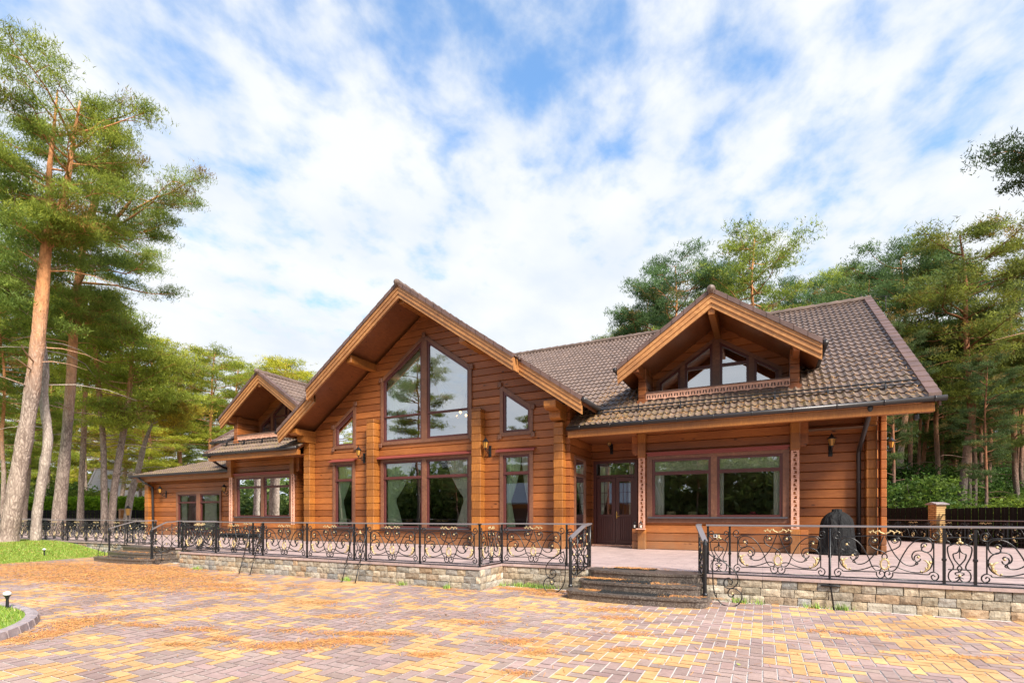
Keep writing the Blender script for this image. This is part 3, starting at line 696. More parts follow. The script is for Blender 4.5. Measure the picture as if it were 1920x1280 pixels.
w_ = window(WNR, GY, [], [(2.93, .11)], cap=True, label='narrow window with a pale curtain, right end of the gable'); curtain(w_, -7.76, -7.2, 1.0, 3.6, GY + .12, -1, 2.0, pin=.3, folds=5); curtain(w_, -7.2, -6.9, 1.0, 3.6, GY + .12, 1, 1.8, pin=.2, folds=4, m='curtain_pale')
room(-16.7, -5.6, GY + .12, 22.5, T, 4.0); 
mb = MB(); mb.prism([(-16.5, 4.1), (-5.7, 4.1), (-5.7, 4.8), (XC, 8.7), (-16.5, 4.8)], 21, 21.1); put(mb, 'rear_inner_wall', 'interior')
# side glazing by the door
mb = MB(); mb.box(-5.47, -5.4, 15.42, 15.5, T, 3.45); mb.box(-5.47, -5.4, 16.45, 16.53, T, 3.45); mb.box(-5.47, -5.4, 15.5, 16.45, 2.8, 2.9); mb.box(-5.47, -5.4, 15.5, 16.45, 3.37, 3.45); mb.box(-5.47, -5.4, 15.5, 16.45, T, T + .12); sg_ = put(mb, 'side_window', 'trim_wood')
mb = MB(); mb.add([(-5.44, 15.5, T), (-5.44, 16.45, T), (-5.44, 16.45, 3.4), (-5.44, 15.5, 3.4)], [(0, 1, 2, 3)]); put(mb, 'pane', 'glass', sg_)
# stacked log ends
def stack(x0, x1, y0, y1, z0, z1, alt=.014):
    mb = MB(); z = z0; k = 0
    while z < z1 - .05:
        zt = min(z + .255, z1); e = alt if k % 2 else 0
        mb.bbox(x0 + e * .5, x1 - e, y0 + (e * .4), y1, z + .003, zt - .003, .014); z = zt; k += 1
    mb.box(x0 + .03, x1 - .04, y0 + .03, y1, z0, z1)
    return put(mb, 'corner_post', 'post_wood')
stack(-16.98, -16.62, GY - .3, GY - .002, T, 4.5); stack(-5.9, -5.58, GY - .3, GY - .002, T, 4.45)
stack(-13.58, -13.2, GY - .32, GY - .002, T, 5.2); stack(-8.9, -8.53, GY - .32, GY - .002, T, 5.15)
def bracket(x0, x1, y0, y1, z0, z1, r=.06):
    mb = MB(); P = [(y1, z0), (y0 + r * 1.6, z0), (y0 + r * .5, z0 + r * .5), (y0, z0 + r * 1.4), (y0, z1), (y1, z1)]
    mb.prism(P, x0, x1, ax='x'); return put(mb, 'bracket', 'post_wood')
for x0, x1 in ((-16.99, -16.6), (-5.92, -5.56)):
    bracket(x0, x1, 14.45, GY - .002, 4.5, 4.74); bracket(x0 - .01, x1 + .01, 14.05, GY - .002, 4.745, 4.98)
# purlins
for dx in (0, -2.42, 2.42):
    z = ZA - GS_ * abs(dx) - .22; mb = MB(); mb.bbox(XC + dx - .12, XC + dx + .12, 13.72, GY - .002, z - .36, z - (.0 if dx == 0 else .08), .015); put(mb, 'purlin', 'post_wood')
# gable roofs -----------------------------------------------------
def gable_roof(xc, za, sl, hw, y0, y1, keep=None, split=None, y_lo=None, name='gable_roof', gut=True, dy=.0):
    nrm = math.hypot(1, sl); mb = MB()
    def kp(x, y, z): return (keep is None or keep(x, y, z)) and (split is None or abs(x - xc) < split or y > y_lo)
    for sg in (1, -1):
        tile_slope(mb, (xc + sg * hw, y0, za - sl * hw), (0, 1, 0), (-sg / nrm, 0, sl / nrm), (sg * sl / nrm, 0, 1 / nrm), y1 - y0, hw * nrm, kp)
    root = put(mb, name, 'roof_tile')
    # boarding under the tiles
    sb = MB(); segs = [(0, split or hw, y0)] + ([(split, hw, y_lo)] if split else [])
    for a, b, ys in segs:
        for sg in (1, -1): sb.prism([(xc + sg * a, za - sl * a - .05), (xc + sg * b, za - sl * b - .05), (xc + sg * b, za - sl * b - .17), (xc + sg * a, za - sl * a - .17)], ys + .05, y1)
    put(sb, 'soffit', 'soffit_wood', root)
    fb = MB()
    for a, b, ys in segs:
        for sg in (1, -1):
            for t0, t1, yy in ((.03, .17, -.045), (.165, .31, -.02), (.305, .44, .01)):
                P = [(xc + sg * a, za - sl * a - t0), (xc + sg * b, za - sl * b - t0), (xc + sg * b, za - sl * b - t1), (xc + sg * a, za - sl * a - t1)]
                fb.prism(P, ys + yy, ys + .08 + yy * .1 + t0 * .01)
    if split:
        for sg in (1, -1):
            x = xc + sg * split; fb.prism([(y0 - .02, za - sl * split - .04), (y_lo + .05, za - sl * split - .04), (y_lo + .05, za - sl * split - .42), (y0 - .02, za - sl * split - .42)], x - .02 * (sg < 0), x + .02 * (sg > 0) + (.0), ax='x')
    put(fb, 'barge_board', 'fascia_wood', root)
    vb = MB()
    for a, b, ys in segs:
        n = int((b - a) * nrm / .385)
        for sg in (1, -1):
            for k in range(n + 1):
                q0 = b - k * .385 / nrm; q1 = max(a, q0 - .40 / nrm); lift = .075
                if q0 - q1 < .05: continue
                P = [(xc + sg * q0, za - sl * q0 + lift + .02), (xc + sg * q1, za - sl * q1 + lift), (xc + sg * q1, za - sl * q1 - .05), (xc + sg * q0, za - sl * q0 - .05)]
                vb.prism(P, ys - .08, ys + .12)
    put(vb, 'verge_tile', 'verge_tile', root)
    rb = MB(); y = y0 - .1
    while y < y1: 
        rb.tube([(xc, y, za + .035), (xc, min(y + .42, y1), za + .02)], [.115, .10], 10); y += .4
    rb.ball((xc, y0 - .1, za + .04), .1); put(rb, 'ridge_tile', 'roof_tile', root, smooth=False)
    if gut:
        for sg in (1, -1):
            gb = MB(); ys = (y_lo if split else y0); x = xc + sg * (hw + .07); z = za - sl * hw - .03
            gb.tube([(x, ys - .06, z), (x, min(y1, ys + 5), z)], .07, 10); put(gb, 'gutter', 'gutter_metal', root, smooth=True)
    return root
gable_roof(XC, ZA, GS_, 6.38, 13.55, 23.0, split=4.35, y_lo=13.9)
# right hand roof -------------------------------------------------
RM = .652; RN = math.hypot(1, RM)
def keep_r(x, y, z):
    if x < -5.42 and not (z > gz(x) - .12 and y > 15.8): return False
    if -3.42 < x < .84 and 16.02 < y < 20.3 : return z > 7.75 - .69 * abs(x + 1.28) + .05
    return True
def main_roof(x0, x1, ye, ze, yr, keep, verge_x):
    mb = MB(); tile_slope(mb, (x0, ye, ze), (1, 0, 0), (0, 1 / RN, RM / RN), (0, -RM / RN, 1 / RN), x1 - x0, (yr - ye) * RN, keep); root = put(mb, 'main_roof', 'roof_tile')
    return root
YR = 23.1; ZR = 4.25 + RM * (YR - 14.75)
roofR = main_roof(-13, 3.6, 14.75, 4.25, YR, keep_r, 3.6)
def keep_l(x, y, z):
    if x < -22.9 and y < 15.62: return False
    if x > -16.75 and not (z > gz(x) - .12 and y > 15.8): return False
    if -22.0 < x < -17.5 and 15.42 < y < 19.6: return z > 7.72 - .69 * abs(x + 19.75) + .05
    return True
ZL0, YL0 = 4.33, 14.4
roofL = main_roof(-24.3, -13, YL0, ZL0, YR, keep_l, None)
# under boarding of both roofs (sloping slabs), rear slopes
sb = MB()
def slab(x0, x1, ya, za_, yb, zb, t0=.03, t1=.15): sb.prism([(ya, za_ - t0), (yb, zb - t0), (yb, zb - t1), (ya, za_ - t1)], x0, x1, ax='x')
slab(-5.4, 3.56, 14.8, 4.28, 16.0, 4.25 + RM * 1.25); slab(-5.4, -3.5, 16.0, 4.25 + RM * 1.25, YR, ZR); slab(.9, 3.56, 16.0, 4.25 + RM * 1.25, YR, ZR); slab(-3.5, .9, 20.2, 4.25 + RM * 5.45, YR, ZR)
put(sb, 'soffit', 'soffit_wood', roofR)
sb = MB(); zl = lambda y: ZL0 + RM * (y - YL0)
slab(-22.86, -16.9, 14.45, zl(14.45), 15.4, zl(15.4)); slab(-24.26, -22.05, 15.66, zl(15.66), YR, zl(YR)); slab(-17.5, -16.9, 15.4, zl(15.4), YR, zl(YR)); slab(-22.0, -17.5, 19.8, zl(19.8), YR, zl(YR)); put(sb, 'soffit', 'soffit_wood', roofL)
sb = MB(); slab(-24.3, 3.6, YR, ZR + .1, 31.4, 4.3); put(sb, 'rear_roof_slope', 'verge_tile')
# ridge, verge caps
rb = MB(); x = -15.0
while x < 3.6: rb.tube([(x, YR, ZR + .03), (min(x + .42, 3.66), YR, ZR + .045)], [.10, .115], 10); x += .4
put(rb, 'ridge_tile', 'roof_tile', roofR)
def verge(xa, xb, ye, ze, yr, root):
    vb = MB(); ln = (yr - ye) * RN; k = 0
    while k * .385 < ln:
        a, b = k * .385, min((k + 1) * .385 + .02, ln); ya, yb = ye + a / RN, ye + b / RN; za_, zb = ze + a / RN * RM, ze + b / RN * RM
        vb.prism([(ya, za_ + .11), (yb, zb + .085), (yb, zb - .02), (ya, za_ - .02)], xa, xb, ax='x'); k += 1
    vb.prism([(ye, ze - .02), (yr, ze + RM * (yr - ye) - .02), (yr, ze + RM * (yr - ye) - .2), (ye, ze - .2)], xb - .05, xb - .01, ax='x')
    put(vb, 'verge_tile', 'verge_tile', root)
verge(3.44, 3.68, 14.72, 4.24, YR, roofR); verge(-22.98, -22.7, YL0 - .02, ZL0, YR, roofL); verge(-24.38, -24.1, 15.62, zl(15.62), YR, roofL)
# eaves: gutters, boards, snow guards
def eave(x0, x1, y, z, root, ends=(0, 0)):
    mb = MB(); mb.tube([(x0, y - .07, z - .05), (x1, y - .07, z - .05)], .066, 10); x = x0 + .4
    while x < x1: mb.tube([(x, y - .07, z - .05), (x + .03, y - .07, z - .05)], .075, 10); x += .95
    put(mb, 'gutter', 'gutter_metal', root, smooth=True)
    mb = MB(); mb.bbox(x0 + ends[0], x1 - ends[1], y + .0, y + .14, z - .33, z - .12, .01); put(mb, 'fascia', 'post_wood', root)
eave(-5.42, 3.76, 14.74, 4.25, roofR, (0, .2)); eave(-22.95, -16.9, YL0, ZL0, roofL, (.3, 0)); eave(-24.35, -22.9, 15.62, zl(15.62), roofL)
def guard(x0, x1, ye, ze, root, off=.62):
    mb = MB(); y = ye + off; z = ze + RM * off
    for q in (.08, .17): mb.tube([(x0, y - .05, z + q), (x1, y - .05, z + q)], .017, 6)
    x = x0 + .3
    while x < x1: mb.prism([(y - .1, z - .02), (y - .02, z + .22), (y + .02, z + .2), (y + .02, z)], x, x + .03, ax='x'); x += 1.22
    put(mb, 'snow_guard', 'black_plastic', root)
guard(-4.9, 3.35, 14.75, 4.25, roofR); guard(-22.6, -17.5, YL0, ZL0, roofL)
# bays ------------------------------------------------------------
def lace_v(x0, x1, y, z0, z1, parent):
    mb = MB(); wv = x1 - x0; mb.box(x0, x0 + wv * .28, y - .03, y, z0, z1); mb.box(x1 - wv * .28, x1, y - .03, y, z0, z1)
    z = z0; k = 0
    while z < z1 - .05:
        mb.box(x0 + wv * .2, x1 - wv * .2, y - .028, y - .002, z, z + .03); 
        if k % 2: mb.prism([(x0 + wv * .28, z + .03), (x0 + wv * .5, z + .09), (x0 + wv * .28, z + .11)], y - .027, y - .003)
        else: mb.prism([(x1 - wv * .28, z + .03), (x0 + wv * .5, z + .09), (x1 - wv * .28, z + .11)], y - .027, y - .003)
        z += .115; k += 1
    mb.box(x0, x1, y - .025, y - .001, z1 - .03, z1); b = put(mb, 'carved_trim', 'lace_wood', parent)
    return b
def lace_h(x0, x1, y, z0, z1):
    mb = MB(); mb.box(x0, x1, y - .03, y, z1 - .07, z1); mb.box(x0, x1, y - .06, y + .02, z1 + .001, z1 + .025, 1); mb.box(x0, x1, y - .028, y, z0 + .03, z0 + .06); x = x0; n = int((x1 - x0) / .165); dx = (x1 - x0) / n
    for k in range(n):
        a = x0 + k * dx; mb.prism([(a + dx * .36, z0 + .06), (a + dx * .64, z0 + .06), (a + dx * .56, z1 - .07), (a + dx * .44, z1 - .07)], y - .026, y - .002)
        mb.prism([(a, z0 + .06), (a + dx * .1, z0 + .06), (a + dx * .2, z1 - .07), (a, z1 - .07)], y - .025, y - .002); mb.prism([(a + dx * .9, z0 + .06), (a + dx, z0 + .06), (a + dx, z1 - .07), (a + dx * .8, z1 - .07)], y - .025, y - .002)
        if k % 2: mb.prism([(a + dx * .1, z0 + .03), (a + dx * .5, z0), (a + dx * .9, z0 + .03)], y - .028, y - .001)
    mb.box(x0, x1, y + .01, y + .05, z0 - .06, z1 - .01, 1)
    return put(mb, 'carved_balcony_board', ['lace_wood', 'verge_tile'])
def bay(x0, x1, Y, label, ztop):
    xl, xr = x0 + .24, x1 - .24; W = rect(xl + .02, xr - .02, 1.3, 3.42)
    wallp([(x0, T), (x1, T), (x1, ztop), (x0, ztop)], [inset(W, .06)], front(Y)); xm = (xl + xr) / 2
    w_ = window(W, Y, [(xm, .17)], [(2.82, .1)], cas=.16, label=label); d = inset(W, .16)
    mb = MB(); mb.bbox(xl, xr, Y - .14, Y - .002, 3.43, 3.475, .01); mb.box(xl + .05, xr - .05, Y - .10, Y - .002, 3.36, 3.43); put(mb, 'lintel', 'red_cap')
    for a, b in ((xl + .2, xm - .1), (xm + .1, xr - .2)):
        mb = MB(); n = 40; P = []
        for j in range(7):
            for i in range(n + 1): P.append((a + (b - a) * i / n, Y + .085 + .01 * math.sin(j * 1.9), 3.3 - .42 * j / 6 - .015 * abs(math.sin(i * .7)) * (j == 6)))
        mb.add(P, [(j * (n + 1) + i, j * (n + 1) + i + 1, (j + 1) * (n + 1) + i + 1, (j + 1) * (n + 1) + i) for j in range(6) for i in range(n)]); put(mb, 'blind', 'curtain_print', w_, smooth=True)
    curtain(w_, xl + .2, xl + .52, 1.3, 3.3, Y + .12, -1, folds=4, m='curtain_pale'); curtain(w_, xm + .12, xm + .26, 1.3, 3.3, Y + .12, -1, folds=2, m='curtain_pale'); curtain(w_, xr - .4, xr - .2, 1.3, 3.3, Y + .12, 1, folds=3, m='curtain_pale'); curtain(w_, xm - .2, xm - .1, 1.3, 3.3, Y + .12, 1, folds=2, m='curtain_pale')
    for x, sg in ((x0, -1), (x1 - .24, 1)):
        mb = MB(); mb.bbox(x, x + .24, Y - .2, Y - .002, 3.32, ztop - .15, .015); put(mb, 'bracket', 'post_wood'); mb = MB(); mb.bbox(x, x + .24, Y - .2, Y - .002, T, 1.12, .015); p_ = put(mb, 'corner_post', 'post_wood')
        lace_v(x + .02, x + .22, Y - .11, 1.14, 3.31, p_)
        a, b = (x - .2, x - .004) if sg < 0 else (x + .244, x + .44)
        mb = MB(); q = [(a, 3.52), (a, ztop - .1), (b, ztop - .1), (b, 3.42), (a + .07, 3.42)] if sg < 0 else [(a, 3.42), (a, ztop - .1), (b, ztop - .1), (b, 3.52), (b - .07, 3.42)]
        mb.prism(q, Y - .07, Y + .1)
        for z in (3.68, 3.935, 4.19): mb.box(a - .002, b + .002, Y - .072, Y - .068, z, z + .01)
        put(mb, 'log_bracket', 'log_wood'); mb = MB()
        z = T
        while z < 1.08: mb.bbox(a, b, Y - .07, Y + .1, z + .003, min(z + .255, 1.12) - .003, .012); z += .255
        put(mb, 'log_end', 'log_wood')
    return w_
bay(-3.5, .92, 16.0, 'wide double window with patterned green blinds, right of the entrance door', 4.88)
bay(-22.45, -18.05, 15.35, 'wide double window with patterned green blinds, left of the central gable', 4.75)
curt = None
wallp([(15.35, T), (17.2, T), (17.2, 4.9), (15.35, 4.9)], [], side_e(-18.05)); wallp([(16.0, T), (17.3, T), (17.3, 4.9), (16.0, 4.9)], [], side_w(-3.5)); wallp([(16.0, T), (16.6, T), (16.6, 4.9), (16.0, 4.9)], [], side_e(.92)); wallp([(15.35, T), (17.3, T), (17.3, 4.9), (15.35, 4.9)], [], side_w(-22.45))
room(-3.3, 2.7, 16.15, 20.5, T, 3.9); room(-22.2, -18.2, 15.5, 20, T, 3.9)
# recessed wall, corner
wallp([(.92, T), (2.82, T), (2.82, 5.1), (.92, 5.1)], [], front(16.6)); stack(2.48, 2.74, 16.28, 16.598, T, 4.5); 
mb = MB(); z = T
while z < 4.4: mb.bbox(2.84, 2.97, 16.5, 16.78, z + .004, z + .251, .014); z += .255
put(mb, 'log_end', 'log_wood'); wallp([(16.6, T), (29.5, T), (29.5, 4.9), (YR, 9.4), (16.6, 5.0)], [], side_e(2.84))
wallp([(16.3, T), (29.5, T), (29.5, 4.9), (YR, 9.4), (16.3, 5.0)], [], side_w(-23.6)); wallp([(-23.6, T), (2.84, T), (2.84, 5.0), (-23.6, 5.0)], [], lambda u, z, d: (u, 29.5 - d, z))
wallp([(-24.3, 3.9), (-22.45, 3.9), (-22.45, 5.6), (-24.3, 5.6)], [], front(16.3))
# entrance ---------------------------------------------------------
DY = 17.3
wallp([(-5.45, T), (-3.4, T), (-3.4, 5.2), (-5.45, 5.2)], [rect(-5.3, -3.9, T, 3.36)], front(DY))
def door(x0, x1, Y, label, z1=2.84, zt=3.34):
    mb = MB(); mb.ring(rect(x0 - .08, x1 + .08, T + .001, zt + .08), rect(x0 + .02, x1 - .02, T + .04, zt), Y - .06, Y + .08); mb.box(x0 + .02, x1 - .02, Y - .04, Y + .06, z1 + .01, z1 + .09); d = put(mb, 'door', 'door_paint'); d['label'] = label
    xm = (x0 + x1) / 2
    for a, b in ((x0 + .03, xm - .006), (xm + .006, x1 - .03)):
        lb = MB(); zb, zm = T + .06, T + .06 + (z1 - T - .06) * .42
        lb.box(a, b, Y - .01, Y + .04, zb, zm + .06); lb.box(a, a + .13, Y - .012, Y + .04, zm, z1); lb.box(b - .13, b, Y - .012, Y + .04, zm, z1); lb.box(a, b, Y - .014, Y + .04, z1 - .14, z1)
        k = int((b - a - .2) / .075)
        for i in range(k): xx = a + .1 + (b - a - .2) * i / k; lb.bbox(xx + .004, xx + (b - a - .2) / k - .004, Y - .026, Y - .008, zb + .14, zm - .03, .006)
        for i in (1, 2): xx = a + .13 + (b - a - .26) * i / 3; lb.box(xx - .008, xx + .008, Y, Y + .03, zm, z1 - .1)
        for i in (1, 2): zz = zm + .06 + (z1 - .14 - zm - .06) * i / 3; lb.box(a + .1, b - .1, Y - .002, Y + .028, zz - .008, zz + .008)
        lf = put(lb, 'door_leaf', 'door_paint', d); gb = MB(); gb.add([(a + .1, Y + .015, zm), (b - .1, Y + .015, zm), (b - .1, Y + .015, z1 - .1), (a + .1, Y + .015, z1 - .1)], [(0, 1, 2, 3)]); put(gb, 'door_pane', 'glass', d)
    gb = MB(); gb.add([(x0, Y + .02, z1 + .09), (x1, Y + .02, z1 + .09), (x1, Y + .02, zt), (x0, Y + .02, zt)], [(0, 1, 2, 3)]); put(gb, 'transom_pane', 'glass', d)
    hb = MB(); hb.bbox(xm + .03, xm + .07, Y - .03, Y - .01, 1.42, 1.66, .005); hb.tube([(xm + .05, Y - .03, 1.5), (xm + .05, Y - .08, 1.5), (xm + .17, Y - .08, 1.5)], .012, 6); hb.ball((xm + .05, Y - .04, 1.62), .02); put(hb, 'handle', 'brass', d)
    c = curtain(d, x0 + .1, x0 + .5, 1.4, 3.25, Y + .12, -1, 1.5, pin=.25, folds=4, m='curtain_pale'); curtain(d, x1 - .25, x1 - .1, 1.4, 3.25, Y + .12, 1, folds=3, m='curtain_pale')
    mb = MB(); mb.bbox(x0 - .1, x1 + .1, Y - .25, Y - .062, T, T + .05, .01); put(mb, 'threshold', 'lace_wood', d)
    return d
door(-5.28, -3.9, DY, 'dark red double entrance door with glazed upper panels and brass handle'); room(-5.4, -3.5, DY + .1, 20.4, T, 3.9)
wallp([(-18.05, T), (-16.85, T), (-16.85, 5.2), (-18.05, 5.2)], [rect(-17.95, -17.0, T, 3.3)], front(17.2))
door(-17.95, -17.0, 17.2, 'shaded glazed door in the dark recess left of the gable'); room(-18, -16.9, 17.3, 20, T, 3.9)
mb = MB(); mb.box(-5.42, -3.5, 15.0, 17.3, 4.02, 4.06); mb.box(-18.05, -16.9, 14.7, 17.2, 4.02, 4.06); put(mb, 'porch_ceiling', 'soffit_wood')
# dormers ----------------------------------------------------------
def dormer(xc, za, sl, hw, y0, yb, yp, xl, xr, yw, zf, label, label_r):
    rr = gable_roof(xc, za, sl, hw, y0, yb, name='dormer_roof'); rr['label'] = label_r
    for a, b in ((xl, xl + .24), (xr - .24, xr)):
        mb = MB(); z = zf - .12; zt = za - sl * abs((a + b) / 2 - xc) - .16
        while z < zt: mb.bbox(a, b, yp, yp + .24, z + .003, min(z + .255, zt) - .003, .012); z += .255
        mb.bbox(a - .04, b + .04, yp - .03, yp + .27, zf - .16, zf + .06, .01); mb.bbox(a + .04, b - .04, y0 + .1, yp, zt - .33, zt - .02, .012)
        put(mb, 'balcony_post', 'log_wood')
    ztw = lambda x: za - sl * abs(x - xc) - .17
    wallp([(yp + .24, zf - .1), (yw, zf - .1), (yw, ztw(xl + .24)), (yp + .24, ztw(xl + .24))], [], side_e(xl + .22), name='balcony_side_wall'); wallp([(yp + .24, zf - .1), (yw, zf - .1), (yw, ztw(xr - .24)), (yp + .24, ztw(xr - .24))], [], side_w(xr - .22), name='balcony_side_wall')
    wallp([(yp, zf - .3), (yb - .6, zf + 1.2), (yb - .6, ztw(xr)), (yp, ztw(xr))], [], side_e(xr + .002), name='dormer_side_wall'); wallp([(yp, zf - .3), (yb - .6, zf + 1.2), (yb - .6, ztw(xl)), (yp, ztw(xl))], [], side_w(xl - .002), name='dormer_side_wall')
    cx_ = xc - .05; W = [(cx_ - 1.86, zf + .22), (cx_ + 1.86, zf + .22), (cx_ + 1.86, zf + .92), (cx_, zf + 2.14), (cx_ - 1.86, zf + .92)]
    wallp([(xl + .2, zf - .1), (xr - .2, zf - .1), (xr - .2, ztw(xr - .2)), (xc, za - .17), (xl + .2, ztw(xl + .2))], [inset(W, .06)], front(yw), name='dormer_wall')
    w_ = window(W, yw, [(cx_, .22), (cx_ - 1.02, .15), (cx_ + 1.02, .15)], [(zf + 1.22, .09, cx_ - .95, cx_ + .95)], cas=.10, label=label, sill=False, gl='glass_high')
    mb = MB(); mb.box(xl + .05, xr - .05, yp + .05, yw + .02, zf - .12, zf - .04); put(mb, 'balcony_floor', 'gutter_metal')
    lace_h(xl + .24, xr - .24, yp + .02, zf + .03, zf + .26)
    mb = MB(); mb.bbox(xc - .09, xc + .09, y0 + .06, yw, za - .62, za - .2, .012); put(mb, 'purlin', 'post_wood')
    mb = MB(); mb.box(cx_ - 1.9, cx_ + 1.9, yw + 1.6, yw + 1.65, zf, za - .6); put(mb, 'dormer_inner_wall', 'interior')
    return rr
dormer(-1.28, 7.75, .69, 2.64, 15.0, 20.6, 16.0, -3.52, .92, 17.3, 5.08, 'peaked dormer window above the right bay', 'tiled dormer roof above the right bay')
dormer(-19.75, 7.78, .69, 2.64, 14.75, 19.9, 15.2, -22.05, -17.45, 16.3, 4.95, 'peaked window in the shaded left dormer', 'tiled dormer roof above the left bay')
# low left wing ------------------------------------------------------
WY = 16.3; LM = .35; LN = math.hypot(1, LM)
mb = MB(); tile_slope(mb, (-31.67, 15.7, 3.74), (1, 0, 0), (0, 1 / LN, LM / LN), (0, -LM / LN, 1 / LN), 9.3, 5.5, lambda x, y, z: x > -31.67 + (y - 15.7) and not (x > -22.5 and y < 16))
tile_slope(mb, (-31.67, 24, 3.74), (0, -1, 0), (1 / LN, 0, LM / LN), (-LM / LN, 0, 1 / LN), 8.3, 5.5, lambda x, y, z: y > 15.7 + (x + 31.67)); wr = put(mb, 'wing_roof', 'roof_tile')
mb = MB(); mb.tube([(-31.72, 15.63, 3.69), (-22.3, 15.63, 3.69)], .07, 10); mb.tube([(-31.72, 15.63, 3.69), (-31.72, 24, 3.69)], .07, 10); put(mb, 'gutter', 'gutter_metal', wr)
mb = MB(); mb.bbox(-31.3, -22.3, 15.78, 15.92, 3.38, 3.62, .01); put(mb, 'fascia', 'post_wood', wr); mb = MB(); mb.prism([(-31.6, 15.76), (-22.4, 15.76), (-22.4, 22), (-31.6, 22)], 3.6, 3.65, ax='z'); put(mb, 'soffit', 'soffit_wood', wr)
WW = rect(-28.4, -24.6, .6, 2.78)
wallp([(-30.95, T), (-22.45, T), (-22.45, 3.6), (-30.95, 3.6)], [inset(WW, .05)], front(WY)); wallp([(WY, T), (24, T), (24, 3.6), (WY, 3.6)], [], side_w(-30.95))
stack(-30.98, -30.62, WY - .28, WY - .002, T, 3.4); w_ = window(WW, WY, [(-26.5, .3)], [(2.22, .09)], label='double glazed window of the low left wing'); room(-30, -23.8, WY + .1, 21, T, 3.5)
curtain(w_, -28.2, -27.7, .7, 2.7, WY + .12, -1, folds=5, m='curtain_pale'); curtain(w_, -26.2, -25.2, .7, 2.7, WY + .12, -1, folds=8, m='curtain_pale')
# downpipes, camera -------------------------------------------------
mb = MB(); a, b = on_y(1632, 762, 14.7), on_y(1610, 850, 16.45); mb.tube([a, a + Vector((0, .15, -.16)), b + Vector((0, -.1, .12)), b, Vector((b.x, b.y, T + .02))], .055, 10); 
for z in (1.0, 2.4): mb.tube([(b.x, b.y, z), (b.x, b.y, z + .04)], .068, 10)
put(mb, 'downpipe', 'gutter_metal', smooth=True)
mb = MB(); mb.tube([(-30.9, 15.63, 3.66), (-30.6, 15.75, 3.4), (-30.35, 16.1, 3.1), (-30.35, 16.15, T)], .06, 10); put(mb, 'downpipe', 'gutter_metal', smooth=True)
mb = MB(); mb.tube([(-22.6, 14.35, 4.25), (-22.6, 14.6, 4.0), (-23.1, 15.3, 3.85), (-23.1, 15.9, 3.7)], .055, 8); put(mb, 'downpipe', 'gutter_metal', smooth=True)
# ------------------------------------------------------------------ wrought iron railings
RT = 1.35
def P1(x, y):  # drawing units of the wide panel -> metres
    return ((x - 945) * 1.5 / 1120, 0, max(.02, (705 + (x - 410) * .052 - y) * .835 / 565))
WIDE = [
 [(945, 236), (860, 236), (760, 236), (640, 236), (525, 235), (500, 252), (470, 258), (436, 240), (428, 205), (450, 178), (482, 183), (492, 210), (472, 226), (455, 212)],
 [(480, 262), (479, 350), (479, 470), (480, 585)],
 [(945, 625), (930, 622)], [(865, 622), (760, 618), (640, 615), (530, 612), (512, 592), (475, 580), (442, 600), (436, 635), (460, 662), (492, 655), (502, 628), (482, 612), (466, 628)],
 [(865, 622), (868, 660), (900, 688), (935, 675), (945, 645), (930, 615), (905, 615), (892, 636), (908, 652)],
 [(560, 320), (575, 330), (592, 350), (580, 375), (545, 385), (510, 370), (492, 330), (495, 290), (525, 255), (575, 248), (640, 268), (700, 320), (745, 390), (790, 480), (820, 560), (860, 605), (900, 605), (912, 580)],
 [(560, 320), (545, 305), (562, 292), (592, 305), (596, 340)],
 [(622, 440), (608, 428), (625, 415), (652, 430), (660, 462), (640, 488), (612, 480), (600, 455)],
 [(652, 510), (640, 520), (626, 505), (640, 488), (672, 470), (682, 430), (660, 388), (610, 372), (555, 378), (510, 410), (490, 460), (498, 520), (535, 570), (600, 598), (680, 602), (760, 585), (830, 560), (875, 562), (895, 572)],
 [(640, 490), (655, 525), (700, 538), (760, 520), (820, 465), (870, 395), (905, 320), (935, 245)],
 [(848, 288), (838, 275), (858, 264), (878, 280), (868, 305), (835, 308), (812, 285), (830, 252), (800, 262), (788, 300), (805, 345), (860, 382), (925, 408), (962, 440), (970, 475), (945, 492)],
]
GOLDB = [(562, 320), (622, 440), (848, 287)]
def mir(p): return (-p[0], p[1], p[2])
